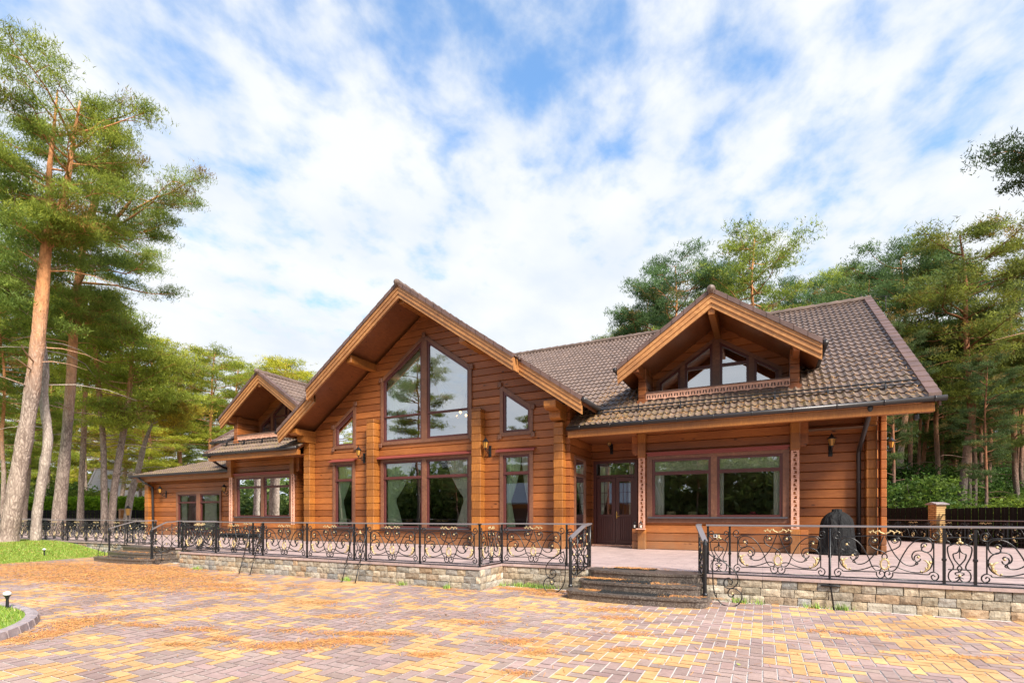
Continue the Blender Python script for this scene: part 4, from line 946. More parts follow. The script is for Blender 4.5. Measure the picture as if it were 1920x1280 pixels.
def build_wide():
    mb = MB()
    for c in WIDE:
        pts = smooth_line([P1(*q) for q in c], 3)
        if len(c) == 2: pts = [P1(*q) for q in c]
        mb.tube(pts, .0108, 4, cap=False); mb.tube([mir(p) for p in pts], .0108, 4, cap=False)
    for z in (.055,): mb.box(-.75, .75, -.009, .009, z - .008, z + .008)
    a = mb; g = MB()
    for q in GOLDB: p = P1(*q); g.ball(p, .02, 6); g.ball(mir(p), .02, 6)
    o = P1(945, 540); n = 14
    ringp = [(o[0] + .052 * math.cos(t_ * 6.2832 / n), -.004, o[2] + .078 * math.sin(t_ * 6.2832 / n)) for t_ in range(n + 1)]; g.tube(ringp, .013, 5)
    for t_ in range(12): an = t_ * 6.2832 / 12; g.ball((.068 * math.cos(an), -.004, o[2] + .094 * math.sin(an)), .011, 4)
    tz = P1(945, 200)[2]
    for sg in (1, -1):
        g.tube([(sg * x, -.004, tz + z) for x, z in smooth2([(0, -.03), (.05, -.01), (.09, .018), (.13, -.01), (.17, .012), (.20, -.004), (.215, .002)])], [.012, .012, .011, .011, .010, .009, .008, .008, .007, .007, .006, .006, .006][:13], 5)
        for x, z in ((.07, .02), (.12, -.022), (.155, .02), (.19, -.014)): g.ball((sg * x, -.004, tz + z), .013, 4)
        L0 = [P1(*q) for q in ((500, 490), (515, 520), (540, 555), (585, 592))]
        for i, p in enumerate(L0):
            p = (p[0] * sg * -1 * -1 if sg > 0 else -p[0], p[1], p[2])
            g.ball((p[0] + sg * .015, -.004, p[2] + .01), .024 - .003 * i, 5)
        L1 = [P1(*q) for q in ((575, 465), (545, 475), (520, 505), (528, 545), (560, 580), (590, 605))]; L1 = [(p[0] * sg, -.004, p[2]) for p in L1]
        g.tube(L1, [.004, .012, .019, .018, .011, .004], 6)
    return mb, g
def smooth2(pts): return [(p.x, p.y) for p in smooth_line(pts, 2)]
def P2(x, y): return ((x - 1207) * .185 / 172, 0, max(.015, (940 + (x - 1035) * .04 - y) * .835 / 635))
NARROW = [
 [(1110, 488), (1080, 500), (1072, 540), (1090, 620), (1125, 690), (1140, 730), (1130, 762), (1095, 790), (1082, 840), (1100, 885), (1150, 905), (1195, 880), (1212, 850), (1185, 855), (1160, 865)],
 [(1110, 488), (1150, 470), (1200, 488)], [(1080, 762), (1207, 764)], [(1207, 520), (1195, 560), (1165, 580), (1135, 590), (1150, 650), (1195, 705), (1232, 750), (1207, 790), (1165, 800), (1160, 815), (1185, 830)],
 [(1110, 488), (1090, 450), (1060, 430), (1050, 390), (1075, 360), (1110, 365), (1120, 395), (1095, 410)], [(1040, 400), (1207, 402)],
]
def build_narrow():
    mb = MB()
    for c in NARROW:
        pts = smooth_line([P2(*q) for q in c], 3); mb.tube(pts, .0108, 4, cap=False); mb.tube([mir(p) for p in pts], .0108, 4, cap=False)
    mb.tube([P2(1207, 500), P2(1207, 640)], .007, 4); mb.box(-.185, .185, -.009, .009, .047, .063)
    g = MB(); g.ball(P2(1207, 450), .024, 6); g.ball(P2(1180, 465), .018, 5); g.ball(P2(1234, 465), .018, 5); g.ball(P2(1207, 425), .016, 5, sz=1.6); g.ball(P2(1207, 832), .024, 6, sz=.8)
    return mb, g
def proto(mbs, n1, n2):
    out = []
    for mb, nm, mt in ((mbs[0], n1, 'iron'), (mbs[1], n2, 'gold')):
        o = mb.build(nm, mt, smooth=True); out.append(o.data); bpy.data.objects.remove(o)
    return out
WMESH = proto(build_wide(), 'scroll_panel', 'gilt_ornament'); NMESH = proto(build_narrow(), 'lyre_panel', 'gilt_ornament')
pm = MB(); pm.box(-.017, .017, -.017, .017, 0, RT - T - .03); pm.bbox(-.04, .04, -.03, .03, 0, .02, .005); pm.bbox(-.026, .026, -.026, .026, .36, .40, .006); _o = pm.build('post', 'iron'); PMESH = _o.data; bpy.data.objects.remove(_o)
def run(label, pts, base=T, group='wrought iron railings with gilt scrolls', top=True, foot=True, ends=True):
    """posts at pts (x, y); panels between neighbours"""
    o = thing('railing', label, 'railing', (pts[0][0], pts[0][1], base), group, world=True)
    for x, y in pts: link('post', PMESH, o, (x - pts[0][0], y - pts[0][1], 0))
    hb, fb = MB(), MB()
    for (x0, y0), (x1, y1) in zip(pts, pts[1:]):
        d = Vector((x1 - x0, y1 - y0, 0)); ln = d.length; nar = ln < .6; ms = NMESH if nar else WMESH
        p = link('panel', ms[0], o, ((x0 + x1) / 2 - pts[0][0], (y0 + y1) / 2 - pts[0][1], 0)); p.rotation_euler = (0, 0, math.atan2(d.y, d.x)); p.scale = (ln / (.37 if nar else 1.5), 1, 1)
        link('gilt_ornament', ms[1], p)
    a = [Vector((x, y, 0)) for x, y in pts]
    keep = [0] + [i for i in range(1, len(a) - 1) if abs((a[i] - a[i - 1]).normalized().dot((a[i + 1] - a[i]).normalized())) < .999] + [len(a) - 1]
    for i, j in zip(keep, keep[1:]):
        d = (a[j] - a[i]).normalized(); n_ = Vector((d.y, -d.x, 0)); e0, e1 = a[i] - d * .03, a[j] + d * .03
        def bar(mb, hw, z0, z1, b):
            prof = [(-hw, z0), (hw, z0), (hw, z1 - b), (hw - b, z1), (-hw + b, z1), (-hw, z1 - b)]
            A = [e0 + n_ * q + Vector((0, 0, z)) for q, z in prof]; B = [e1 + n_ * q + Vector((0, 0, z)) for q, z in prof]; k = len(prof)
            mb.add(A + B, [tuple(range(k)), tuple(range(2 * k - 1, k - 1, -1))] + [(q, (q + 1) % k, (q + 1) % k + k, q + k) for q in range(k)])
        bar(hb, .03, RT - .03 + (base - T), RT + (base - T), .008); bar(fb, .04, base + .002, base + .014, .004)
    hb.build('handrail', 'rail_top', o); fb.build('foot_rail', 'iron', o)
    return o
def seq(x0, x1, y, pat):
    xs = [x0]; i = 0
    while xs[-1] < x1 - .2: xs.append(xs[-1] + pat[i % len(pat)]); i += 1
    return [(x, y) for x in xs]
run('right-hand railing from the entrance steps past the covered grill', [(-.88, 9.66), (-.52, 9.66), (.98, 9.66), (2.44, 9.66), (2.80, 9.66), (4.32, 9.66), (5.84, 9.66), (6.2, 9.66), (7.7, 9.66), (9.2, 9.66), (9.57, 9.66), (11.1, 9.66), (12.6, 9.66)])
run('long railing on the stone wall in front of the central gable', [(-17.1, 9.86), (-16.7, 9.86), (-15.13, 9.86), (-15.13, 8.84), (-13.61, 8.84), (-12.05, 8.84), (-11.67, 8.84), (-10.05, 8.84), (-8.51, 8.84), (-8.15, 8.84), (-6.63, 8.84), (-5.14, 8.84), (-5.14, 9.82), (-3.63, 9.82), (-3.17, 9.82)])
run('railing along the lawn edge behind the big pine trunks, far left', [(-19.8, 10.62), (-21.3, 10.62), (-21.68, 10.62), (-23.2, 10.62), (-24.72, 10.62), (-26.24, 10.62), (-26.62, 10.62), (-28.14, 10.62), (-29.66, 10.62), (-31.2, 10.62), (-31.57, 10.62), (-33.1, 10.62), (-34.6, 10.62), (-36.1, 10.62), (-36.5, 10.62), (-38, 10.62), (-39.5, 10.62), (-41, 10.62)])
def lineup(p, q, step=1.52):
    p, q = Vector((*p, 0)), Vector((*q, 0)); n = round((q - p).length / step); return [tuple((p + (q - p) * i / n)[:2]) for i in range(n + 1)]
run('distant railing at the back corner of the terrace beyond the low wing', lineup((-41, 12.4), (-32.2, 18.6)))
run('distant railing in front of the black board fence at the right', lineup((11.5, 14.0), (3.7, 29.0)))
# stair handrails with newels and floor scrolls
def stair_rail(label, top, mid, bot, curl, balls, side):
    o = thing('stair_railing', label, 'stair railing', bot, 'short curved railings beside the steps', world=True)
    top, mid, bot = Vector(top), Vector(mid), Vector(bot); hp = smooth_line([top, mid + (top - mid) * .35, mid, Vector((bot.x, bot.y, 1.06))], 5)
    mb = MB()
    for i in range(len(hp) - 1):
        pass
    V_ = []; k = 4
    for i, p in enumerate(hp):
        t_ = (hp[min(i + 1, len(hp) - 1)] - hp[max(i - 1, 0)]).normalized(); n_ = Vector((t_.y, -t_.x, 0)).normalized(); u_ = n_.cross(t_)
        if u_.z < 0: u_ = -u_
        for a, b in ((-.045, 0), (.045, 0), (.045, .028), (-.045, .028)): V_.append(p + n_ * a + u_ * b)
    mb.add(V_, [(0, 1, 2, 3), tuple(len(V_) - 1 - q for q in range(4))] + [(i * 4 + q, i * 4 + (q + 1) % 4, i * 4 + 4 + (q + 1) % 4, i * 4 + 4 + q) for i in range(len(hp) - 1) for q in range(4)])
    mb.build('handrail', 'rail_top', o)
    mb = MB(); mb.lathe([(.045, 0), (.045, .03), (.032, .05), (.03, .5), (.034, .8), (.04, .86), (.03, .9), (.02, .94), (.001, .96)], tuple(bot), 10); mb.build('newel_post', 'iron', o)
    mb = MB(); zt = top.z - .02; mb.box(top.x - .017, top.x + .017, top.y - .017, top.y + .017, T, zt)
    d = (bot - top); d.z = 0
    def q(s_, z): b = top + d * s_; return (b.x, b.y, z)
    hz = lambda s_: zt - (zt - 1.06) * s_ ** 1.5
    fz = lambda s_: T + .07 - (T - bot.z - .05) * s_
    for s_ in (.33, .66): mb.tube([q(s_, fz(s_)), q(s_, hz(s_))], .011, 4)
    mb.tube([q(0, fz(0)), q(1, fz(1))], .011, 4)
    for a, b in ((.02, .33), (.35, .65), (.68, .96)):
        c_ = (a + b) / 2; lo, hi = fz(c_), hz(c_) - .03; h_ = hi - lo
        P_ = [(a, lo + h_ * .95), (c_, lo + h_ * .88), (b, lo + h_ * .7), (c_, lo + h_ * .5), (a, lo + h_ * .3), (a + .05, lo + h_ * .1), (c_, lo + h_ * .06), (b - .03, lo + h_ * .16), (c_ + .02, lo + h_ * .3), (c_ - .03, lo + h_ * .2)]
        mb.tube([q(s_, z) for s_, z, _ in smooth_line(P_, 3)], .009, 4); P_ = [(a + b - s_, z) for s_, z in P_]; mb.tube([q(s_, z) for s_, z, _ in smooth_line(P_, 3)], .009, 4)
    if curl:
        for c in curl: mb.tube(smooth_line(c, 4), .010, 5)
    mb.build('scrollwork', 'iron', o, smooth=True)
    gl_ = []
    for s_ in (.17, .5, .83):
        for t_ in (.25, .55, .8): p = q(s_, fz(s_) + (hz(s_) - fz(s_)) * t_); gl_.append((p[0], p[1] - .01, p[2]))
    for b in gl_ + list(balls): g = MB(); g.ball(b, .022, 6); g.build('gilt_knob', 'gold', o, smooth=True)
    return o
def zc_(L_, Y, ox=1300, oy=960, k=6): return [tuple(on_y(ox + x / k, oy + y / k, Y)) for x, y in L_]
C1 = [(175, 465), (240, 510), (330, 548), (420, 625), (485, 690), (503, 770), (475, 828), (415, 858), (362, 840), (342, 795), (362, 750), (405, 738), (438, 770), (430, 805), (400, 802)]
C2 = [(415, 858), (390, 895), (398, 935), (430, 950), (455, 930), (440, 900)]; C3 = [(415, 858), (480, 862), (535, 910), (545, 960), (510, 1030), (430, 1058), (330, 1035), (262, 960), (228, 860), (218, 700), (220, 560), (245, 480)]
stair_rail('curved stair railing with big floor scroll, right of the entrance steps', (-1.06, 9.98, 1.33), (-1.02, 9.5, 1.30), (-.87, 9.02, .155), [zc_(c, 9.1) for c in (C1, C2, C3)], [zc_([(438, 912)], 9.09)[0]], 1)
D1 = [(1425, 440), (1350, 480), (1270, 540), (1225, 610), (1222, 680), (1245, 725), (1290, 740), (1330, 710), (1330, 665), (1300, 645), (1272, 660), (1275, 690), (1300, 692)]
D2 = [(1290, 740), (1315, 770), (1300, 808), (1270, 802), (1270, 780)]; D3 = [(1290, 740), (1230, 742), (1198, 790), (1205, 850), (1250, 900), (1320, 905), (1390, 860), (1430, 780), (1440, 640), (1435, 520), (1420, 440)]
stair_rail('curved stair railing with big floor scroll, left of the entrance steps', (-3.17, 9.95, 1.33), (-3.17, 9.5, 1.28), (-3.27, 9.05, .155), [zc_(c, 9.2, 820) for c in (D1, D2, D3)], [zc_([(1285, 782)], 9.19, 820)[0]], -1)
stair_rail('curved stair railing with a small floor scroll, right of the far steps', (-17.1, 9.95, 1.33), (-17.15, 9.5, 1.28), (-17.2, 9.1, .155), [[(-17.0, 9.0, .75), (-16.95, 9.0, .4), (-16.9, 9.0, .12), (-16.7, 9.0, .02), (-16.5, 9.0, .12), (-16.5, 9.0, .35), (-16.7, 9.0, .42), (-16.8, 9.0, .3), (-16.7, 9.0, .25)]], [], 1)
stair_rail('curved stair railing with a floor scroll on the lawn side of the far steps', (-19.78, 10.5, 1.33), (-19.9, 9.9, 1.28), (-20.1, 9.3, .155), [[(-20.3, 9.25, .9), (-20.5, 9.25, .6), (-20.7, 9.25, .3), (-20.7, 9.25, .08), (-20.5, 9.25, .02), (-20.3, 9.25, .15), (-20.35, 9.25, .3), (-20.5, 9.25, .25)]], [], -1)
# braces from the railing down to the paving
def brace(label, px_top, px_bot, x, y, yf, top=1.25):
    o = MB(); xb = x - .06
    o.tube([(x, y, top), (xb + .02, yf + .1, .45)], .011, 5); sp = [(xb + .02, yf + .1, .47)]
    for k in range(14): a = math.pi / 2 + k * .62; r = .062 * (1 - k / 15); sp.append((xb + .0 - r * math.cos(a) * 1.0, yf + .09, .40 + r * math.sin(a)))
    o.tube(sp, .009, 5); o.tube([(xb, yf + .08, .34), (xb - .03, yf, .0)], .011, 5); o.bbox(xb - .08, xb + .02, yf - .03, yf + .03, 0, .008, .002)
    o.tube([(xb + .06, yf + .08, .42), (xb + .2, y - .02, .40)], .012, 5)
    return tag(o.build('railing_brace', 'iron', smooth=True), label, 'brace', 'iron braces propping the railing')
brace('left one of the iron brace pair near the far end of the long wall', 0, 0, -12.05, 8.78, 8.5); brace('right one of the iron brace pair near the far end of the long wall', 0, 0, -11.62, 8.78, 8.5)
brace('left one of the iron brace pair below the narrow gable window', 0, 0, -8.45, 8.78, 8.48); brace('right one of the iron brace pair below the narrow gable window', 0, 0, -8.05, 8.78, 8.48)
o = MB(); o.tube([(.98, 9.62, 1.3), (.98, 9.60, .42), (1.02, 9.48, 0)], .013, 5); o.bbox(.85, 1.12, 9.56, 9.6, .36, .385, .004); o.bbox(.98, 1.08, 9.45, 9.5, 0, .008, .002)
tag(o.build('railing_brace', 'iron', smooth=True), 'single iron brace with a crossbar, in front of the covered grill', 'brace', 'iron braces propping the railing')
# ------------------------------------------------------------------ lamps and small things
def wall_lantern(label, p, rz=0, lit=False, down=False, s_=1.0):
    o = thing('wall_lantern', label, 'wall lamp', p, 'black wall lanterns on the log walls', rz)
    mb = MB(); mb.bbox(-.05, .05, -.02, 0, -.2, .17, .008); mb.bbox(-.03, .03, -.04, -.02, -.14, .1, .008); mb.build('back_plate', 'iron', o)
    mb = MB(); mb.tube(smooth_line([(0, -.03, -.08), (0, -.12, -.1), (0, -.2, -.04), (0, -.28, -.02), (0, -.3, .03)], 4), .014, 6); mb.tube(smooth_line([(0, -.03, .02), (0, -.1, .05), (0, -.16, .0), (0, -.22, -.04)], 4), .010, 5); mb.ball((0, -.12, .0), .02, 6); mb.build('arm', 'iron', o, smooth=True)
    mb = MB(); mb.lathe([(.03, .03), (.045, .05), (.05, .06)], (0, -.3, 0), 6); mb.lathe([(.11, .25), (.115, .265), (.05, .33), (.03, .36), (.012, .38), (.015, .4), (.001, .415)], (0, -.3, 0), 6)
    for k in range(6): a = k * math.pi / 3; mb.tube([(.05 * math.cos(a), -.3 + .05 * math.sin(a), .055), (.095 * math.cos(a), -.3 + .095 * math.sin(a), .255)], .006, 4)
    mb.build('lantern_frame', 'iron', o)
    mb = MB(); mb.lathe([(.045, .06), (.088, .25)], (0, -.3, 0), 6); mb.build('glass_shade', 'amber_glass', o); o.scale = (s_,) * 3
    return o
wall_lantern('black wall lantern on the gable logs just above right of the narrow left window', on_y(683, 858, GY), s_=1.05)
wall_lantern('black wall lantern beside the post right of the tall gable window', on_y(919, 845, GY), s_=1.05)
wall_lantern('shaded black wall lantern above the entrance door', on_y(1147, 840, DY), s_=1.05)
wall_lantern('black wall lantern with amber glass above the covered grill', on_y(1557, 842, 16.6), s_=1.0)
wall_lantern('black wall lantern with amber glass on the outer right corner of the house', (2.86, 16.75, 3.3), R(90), s_=.85)
wall_lantern('black wall lantern at the outer end of the low left wing', on_y(312, 926, 16.3), s_=1.1)
wall_lantern('black wall lantern between the low wing window and the left bay', on_y(432, 924, 16.25), s_=1.1)
def candle_lantern(label, p):
    o = thing('candle_lantern', label, 'lantern', p, 'small candle lanterns on the post block'); mb = MB(); mb.bbox(-.05, .05, -.05, .05, 0, .015, .004); mb.bbox(-.05, .05, -.05, .05, .15, .165, .004); mb.lathe([(.05, .165), (.02, .2), (.01, .23)], (0, 0, 0), 4)
    for x in (-.045, .045):
        for y in (-.045, .045): mb.box(x - .005, x + .005, y - .005, y + .005, .01, .155)
    mb.tube([(-.02, 0, .22), (0, 0, .27), (.02, 0, .22)], .004, 4); mb.build('frame', 'iron', o); mb = MB(); mb.lathe([(.03, .015), (.03, .1)], (0, 0, 0), 10); mb.build('candle', 'candle', o); return o
candle_lantern('small black lantern with white candle on the block beside the entrance door', (-3.62, 15.96, 1.12)); candle_lantern('small black lantern with white candle below the carved strip, right of its twin', (-3.38, 15.72, 1.12))
mb = MB(); mb.bbox(-3.52, -3.24, 15.64, 15.8, 1.085, 1.118, .006); put(mb, 'post_shelf', 'lace_wood')
# covered grill
c = on_z(1577, 1037, T); c.y = 16.0; c = Vector((1.78, 15.95, T)); mb = MB(); prof = [(.44, 0), (.43, .1), (.40, .3), (.39, .5), (.385, .7), (.375, .82), (.34, .95), (.27, 1.06), (.18, 1.13), (.12, 1.155), (.12, 1.19), (.11, 1.22), (.02, 1.23)]
n = 56; P = []
for r_, z in prof:
    for k in range(n):
        a = 2 * math.pi * k / n; f = 1 + (.09 * abs(math.sin(4.5 * a + z * 1.3)) - .05 + .04 * math.sin(11 * a - z * 3)) * (1 - min(1, z / 1.2)) ** .5 + .03 * abs(math.sin(3 * a + 5 * z)) * (z < 1.05); P.append((r_ * f * math.cos(a) * 1.0, r_ * f * math.sin(a) * .8, z + (.02 * math.sin(4 * a) if z == 0 else 0) + .0))
fs = [(i * n + k, i * n + (k + 1) % n, (i + 1) * n + (k + 1) % n, (i + 1) * n + k) for i in range(len(prof) - 1) for k in range(n)] + [tuple(range((len(prof) - 1) * n, len(prof) * n))]
mb.add(P, fs); o = thing('covered_grill', 'round grill under a black cloth cover by the log wall', 'grill', tuple(c)); mb.build('cover', 'cover_cloth', o, smooth=True)
mb = MB(); mb.tube([(.5 * math.cos(k * .262), .4 * math.sin(k * .262), .05) for k in range(25)], .012, 5)
for x in (-.35, .35): mb.tube([(x, -.06, -.0), (x, .06, 0)], .03, 8)
mb.build('hem_cord', 'rubber', o)
o = thing('security_camera', 'small black dome camera under the right end of the eave', 'camera', (3.25, 14.9, 3.78)); mb = MB(); mb.lathe([(.05, .12), (.055, .06), (.05, .05)], (0, 0, 0), 12); mb.build('mount', 'black_plastic', o); mb = MB(); mb.ball((0, 0, .03), .055, 10); mb.build('dome', 'black_plastic', o, smooth=True)
def switch(label, p):
    o = thing('wall_socket', label, 'socket', p); mb = MB(); mb.bbox(-.05, .05, -.012, 0, -.05, .05, .004); mb.build('plate', 'white_plastic', o); mb = MB(); mb.bbox(-.03, .03, -.018, -.0125, -.03, .03, .002); mb.build('cover_flap', 'black_plastic', o)
switch('white outdoor socket on the logs under the right bay window', tuple(on_y(1340, 1011, 15.99)) if False else (-1.25, 15.985, .92)); switch('small white switch plate in the dark recess left of the gable', (-17.75, 15.34, 1.5) if False else (-18.0, 17.1, 1.35))
def bollard(label, p, h_):
    o = thing('garden_light', label, 'garden light', p, 'low garden lights with white globes'); mb = MB(); mb.lathe([(.028, 0), (.022, .01), (.018, h_ * .55), (.03, h_ * .72), (.045, h_ * .76), (.045, h_ * .79)], (0, 0, 0), 12); mb.build('stem', 'black_plastic', o); mb = MB(); mb.ball((0, 0, h_ * .88), .05, 10, sz=.75); mb.build('globe', 'white_plastic', o, smooth=True)
bollard('low white-topped garden light at the rim of the kerbed grass island', (IC[0] + 2.83 * math.cos(R(88)), IC[1] + 2.83 * math.sin(R(88)), .09), .26)
bollard('low white-topped garden light on the lawn below the pines', (-22.9, 8.6, lawn_z(-22.9, 8.6)), .27)
# bench behind the left railing
o = thing('iron_bench', 'black iron bench with gilt back behind the left end of the long railing', 'bench', (-13.9, 9.75, T)); mb = MB(); mb.bbox(-.75, .75, -.2, .25, .4, .44, .01); mb.build('seat', 'iron', o)
q = link('backrest', WMESH[0], o, (0, .28, .02)); q.scale = (.95, 1, 1); link('gilt_ornament', WMESH[1], q)
for x in (-.7, .7):
    mb = MB(); mb.tube([(x, -.18, 0), (x, -.18, .62), (x, .26, .62)], .02, 6); mb.tube([(x, .28, 0), (x, .28, .88)], .02, 6); mb.build('leg', 'iron', o)
mb = MB(); mb.bbox(-.7, .7, -.16, .2, .44, .52, .03); mb.build('cushion', 'cover_cloth', o)
# things seen inside
def table_lamp(label, p, s_=1):
    o = thing('table_lamp', label, 'lamp', p, 'shaded lamps behind the right bay window'); mb = MB(); mb.lathe([(.08, -.4), (.03, -.3), (.06, -.15), (.015, 0), (.012, .06)], (0, 0, 0), 12); mb.build('base', 'brass', o); mb = MB(); mb.lathe([(.17 * s_, .0), (.14 * s_, .3)], (0, 0, 0), 18); mb.build('lamp_shade', 'shade_cloth', o, smooth=True)
table_lamp('tan lampshade behind the left pane of the right bay window', (-2.6, 16.5, 1.35)); table_lamp('tan lampshade near the right edge of the right bay window', (.35, 16.6, 1.4)); table_lamp('dim lampshade deeper inside, between the two clearer ones', (-2.05, 17.4, 1.35))
o = thing('potted_flowers', 'red flowers on the inner sill of the right bay window', 'flowers', (-.25, 16.45, 1.38)); mb = MB(); mb.lathe([(.07, -.1), (.1, .06)], (0, 0, 0), 12); mb.build('pot', 'interior', o); mb = MB()
for k in range(26): a = rnd.random() * 6.28; r_ = rnd.random() * .16; mb.ball((r_ * math.cos(a), r_ * math.sin(a) * .6, .12 + rnd.random() * .12), .025, 5)
mb.build('blossom', 'red_flower', o); o2 = thing('window_shelf', 'dark shelf inside the right bay window carrying lamps and flowers', 'shelf', (-1.2, 16.8, .9)); mb = MB(); mb.bbox(-1.8, 1.9, -.4, .9, .03, .07, .01); mb.build('shelf_board', 'interior', o2)
for x in (-1.6, 1.7): mb = MB(); mb.bbox(x - .03, x + .03, -.3, -.24, -.43, .03, .005); mb.bbox(x - .03, x + .03, .7, .76, -.43, .03, .005); mb.build('leg', 'interior', o2)
p = on_y(864, 777, 17.6); o = thing('chandelier', 'lit chandelier seen through the tall gable window', 'chandelier', tuple(p)); mb = MB(); mb.tube([(0, 0, 0), (0, 0, 2.2)], .015, 6)
for k in range(5): a = k * 1.2566 + .2; mb.tube(smooth_line([(0, 0, 0), (.2 * math.cos(a), .2 * math.sin(a), -.12), (.35 * math.cos(a), .35 * math.sin(a), -.02)], 4), .012, 5)
mb.build('frame', 'brass', o)
for k in range(5): a = k * 1.2566 + .2; mb = MB(); mb.ball((.35 * math.cos(a), .35 * math.sin(a), .03), .05, 8); mb.build('bulb', 'bulb', o, smooth=True)
mb = MB(); a = Vector((3.66, YR, ZR + .05)); mb.tube([a + Vector((-.3, 0, 0)), a + Vector((-.3, 0, .2))], .015, 5); mb.tube([a + Vector((-.35, 0, .02)), a + Vector((.55, -.1, -.05))], .012, 5); mb.tube([a + Vector((.45, -.1, -.04)), a + Vector((.45, -.1, -.5))], .015, 5); mb.build('lightning_rod', 'gutter_metal', house)
# ------------------------------------------------------------------ trees
def interp_path(path, z):
    zs = [p[2] for p in path]; return np.array([np.interp(z, zs, [p[i] for p in path]) for i in (0, 1)] + [z])
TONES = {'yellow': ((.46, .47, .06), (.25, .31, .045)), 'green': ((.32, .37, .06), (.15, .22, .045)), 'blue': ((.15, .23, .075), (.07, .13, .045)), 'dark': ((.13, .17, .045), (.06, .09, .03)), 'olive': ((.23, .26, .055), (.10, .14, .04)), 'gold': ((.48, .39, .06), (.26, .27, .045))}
def tufts(cent, cols, rs, k=5, ln=.28, wd=.05, up=.7, jit=.12):
    n = len(cent); c = np.repeat(cent, k, 0) + rs.randn(n * k, 3) * jit * np.array([1, 1, .5]); d = rs.randn(n * k, 3); d[:, 2] = np.abs(d[:, 2]) * .6 + up; d /= np.linalg.norm(d, axis=1)[:, None]
    s_ = np.cross(d, rs.randn(n * k, 3)); s_ /= np.linalg.norm(s_, axis=1)[:, None] + 1e-9; l = ln * (.6 + .8 * rs.rand(n * k, 1)); w_ = wd * (.6 + .8 * rs.rand(n * k, 1))
    V = np.stack([c - s_ * w_, c + s_ * w_, c + d * l], 1).reshape(-1, 3); C = np.repeat(np.repeat(cols, k, 0) * (.75 + .5 * rs.rand(n * k, 1)), 3, 0); return V, C
def pine(seed, stems, env, nb=38, tone='green', twigs=5, per=20, pad=.62, ln=.21, wd=.022, barkm='bark_pine', low=0, dead=3, zbias=1.0, lop=None, kk=9, rk=.9):
    rs = np.random.RandomState(seed); tb = MB()
    for path, rad in stems:
        pts = smooth_line(path, 4); n = len(pts); rr = np.interp(np.linspace(0, 1, n), np.linspace(0, 1, len(rad)), rad) * rk; tb.tube([tuple(p) for p in pts], [float(r_) * (1 + .05 * rs.randn()) for r_ in rr], 10)
    zs = [e[0] for e in env]; es = [e[1] for e in env]; pads = []
    for b in range(nb):
        z = zs[0] + (zs[-1] - zs[0]) * ((b + rs.rand()) / nb) ** zbias; cand = [s_ for s_ in stems if s_[0][0][2] - .1 <= z <= s_[0][-1][2] + .6] or [stems[0]]
        path, rad = cand[rs.randint(len(cand))]; zt = min(z, path[-1][2]); st = interp_path(path, zt)
        L_ = float(np.interp(z, zs, es)) * rs.uniform(.55, 1.08); a = rs.rand() * 6.283 if lop is None or rs.rand() > lop[1] else lop[0] + rs.randn() * .7
        f = (z - zs[0]) / (zs[-1] - zs[0]); rise = L_ * (rs.uniform(-.12, .3) + .35 * f); P = []; a2 = a + rs.uniform(-.5, .5); z0 = st[2] - rise * .5
        for t_ in (0, .2, .4, .6, .8, 1): aa = a + (a2 - a) * t_; P.append(st * 1 + np.array([math.cos(aa) * L_ * t_, math.sin(aa) * L_ * t_, rise * t_ ** 1.4 - rise * .35 + .12 * L_ * math.sin(t_ * 5 + seed) * .3]) + rs.randn(3) * .05 * L_ * .3 * (t_ > 0))
        r0 = max(.02, min(.09, .018 * L_)); tb.tube([tuple(p) for p in P], [r0, r0 * .8, r0 * .6, r0 * .45, r0 * .3, r0 * .15], 5, cap=False)
        P = np.array(P)
        for q in range(twigs):
            t_ = .32 + .68 * (q + rs.rand()) / twigs; i = min(4, int(t_ * 5)); base = P[i] + (P[i + 1] - P[i]) * (t_ * 5 - i); d = P[i + 1] - P[i]; d = d / (np.linalg.norm(d) + 1e-6); an = rs.uniform(.3, 1.1) * rs.choice([-1, 1]); d2 = np.array([d[0] * math.cos(an) - d[1] * math.sin(an), d[0] * math.sin(an) + d[1] * math.cos(an), rs.uniform(-.05, .35)]); l2 = L_ * .30 * rs.uniform(.5, 1.2) * (1.15 - t_ * .5)
            e = base + d2 * l2; tb.tube([tuple(base), tuple((base + e) / 2 + np.array([0, 0, .03])), tuple(e)], [.018, .012, .006], 4, cap=False)
            sh = rs.uniform(.75, 1.25); pads.append((e, sh)); 
            if l2 > .7: pads.append((base + d2 * l2 * .5, sh))
        pads.append((P[-1], rs.uniform(.8, 1.25)))
    for b in range(dead):
        z = rs.uniform(max(3, zs[0] * .5), zs[0]); path, rad = stems[0]; st = interp_path(path, z); a = rs.rand() * 6.283; L_ = rs.uniform(1.2, 3.6); P = [tuple(st + np.array([math.cos(a + .3 * t_) * L_ * t_, math.sin(a + .3 * t_) * L_ * t_, L_ * (.25 * t_ - .3 * t_ * t_)])) for t_ in (0, .33, .66, 1)]; tb.tube(P, [.035, .025, .015, .005], 4, cap=False)
    cent = []; cols = []; A, B = TONES[tone]; A, B = np.array(A), np.array(B)
    for c, sh in pads:
        n = max(3, int(per * rs.uniform(.6, 1.3))); q = rs.randn(n, 3) * np.array([pad, pad, pad * .3]) * rs.uniform(.7, 1.2) * .8; q[:, 2] += .1; cent.append(c + q); m_ = rs.rand(); col = (A * m_ + B * (1 - m_)) * sh
        if rs.rand() < .05: col = np.array([.28, .19, .05])
        cols.append(np.repeat(col[None], n, 0))
    cent = np.concatenate(cent); cols = np.concatenate(cols); V, C = tufts(cent, cols, rs, kk, ln, wd)
    to = tb.build('trunk', barkm, smooth=True); tm = to.data; bpy.data.objects.remove(to)
    return tm, np_mesh('crown', V, 3, 'needles', C)
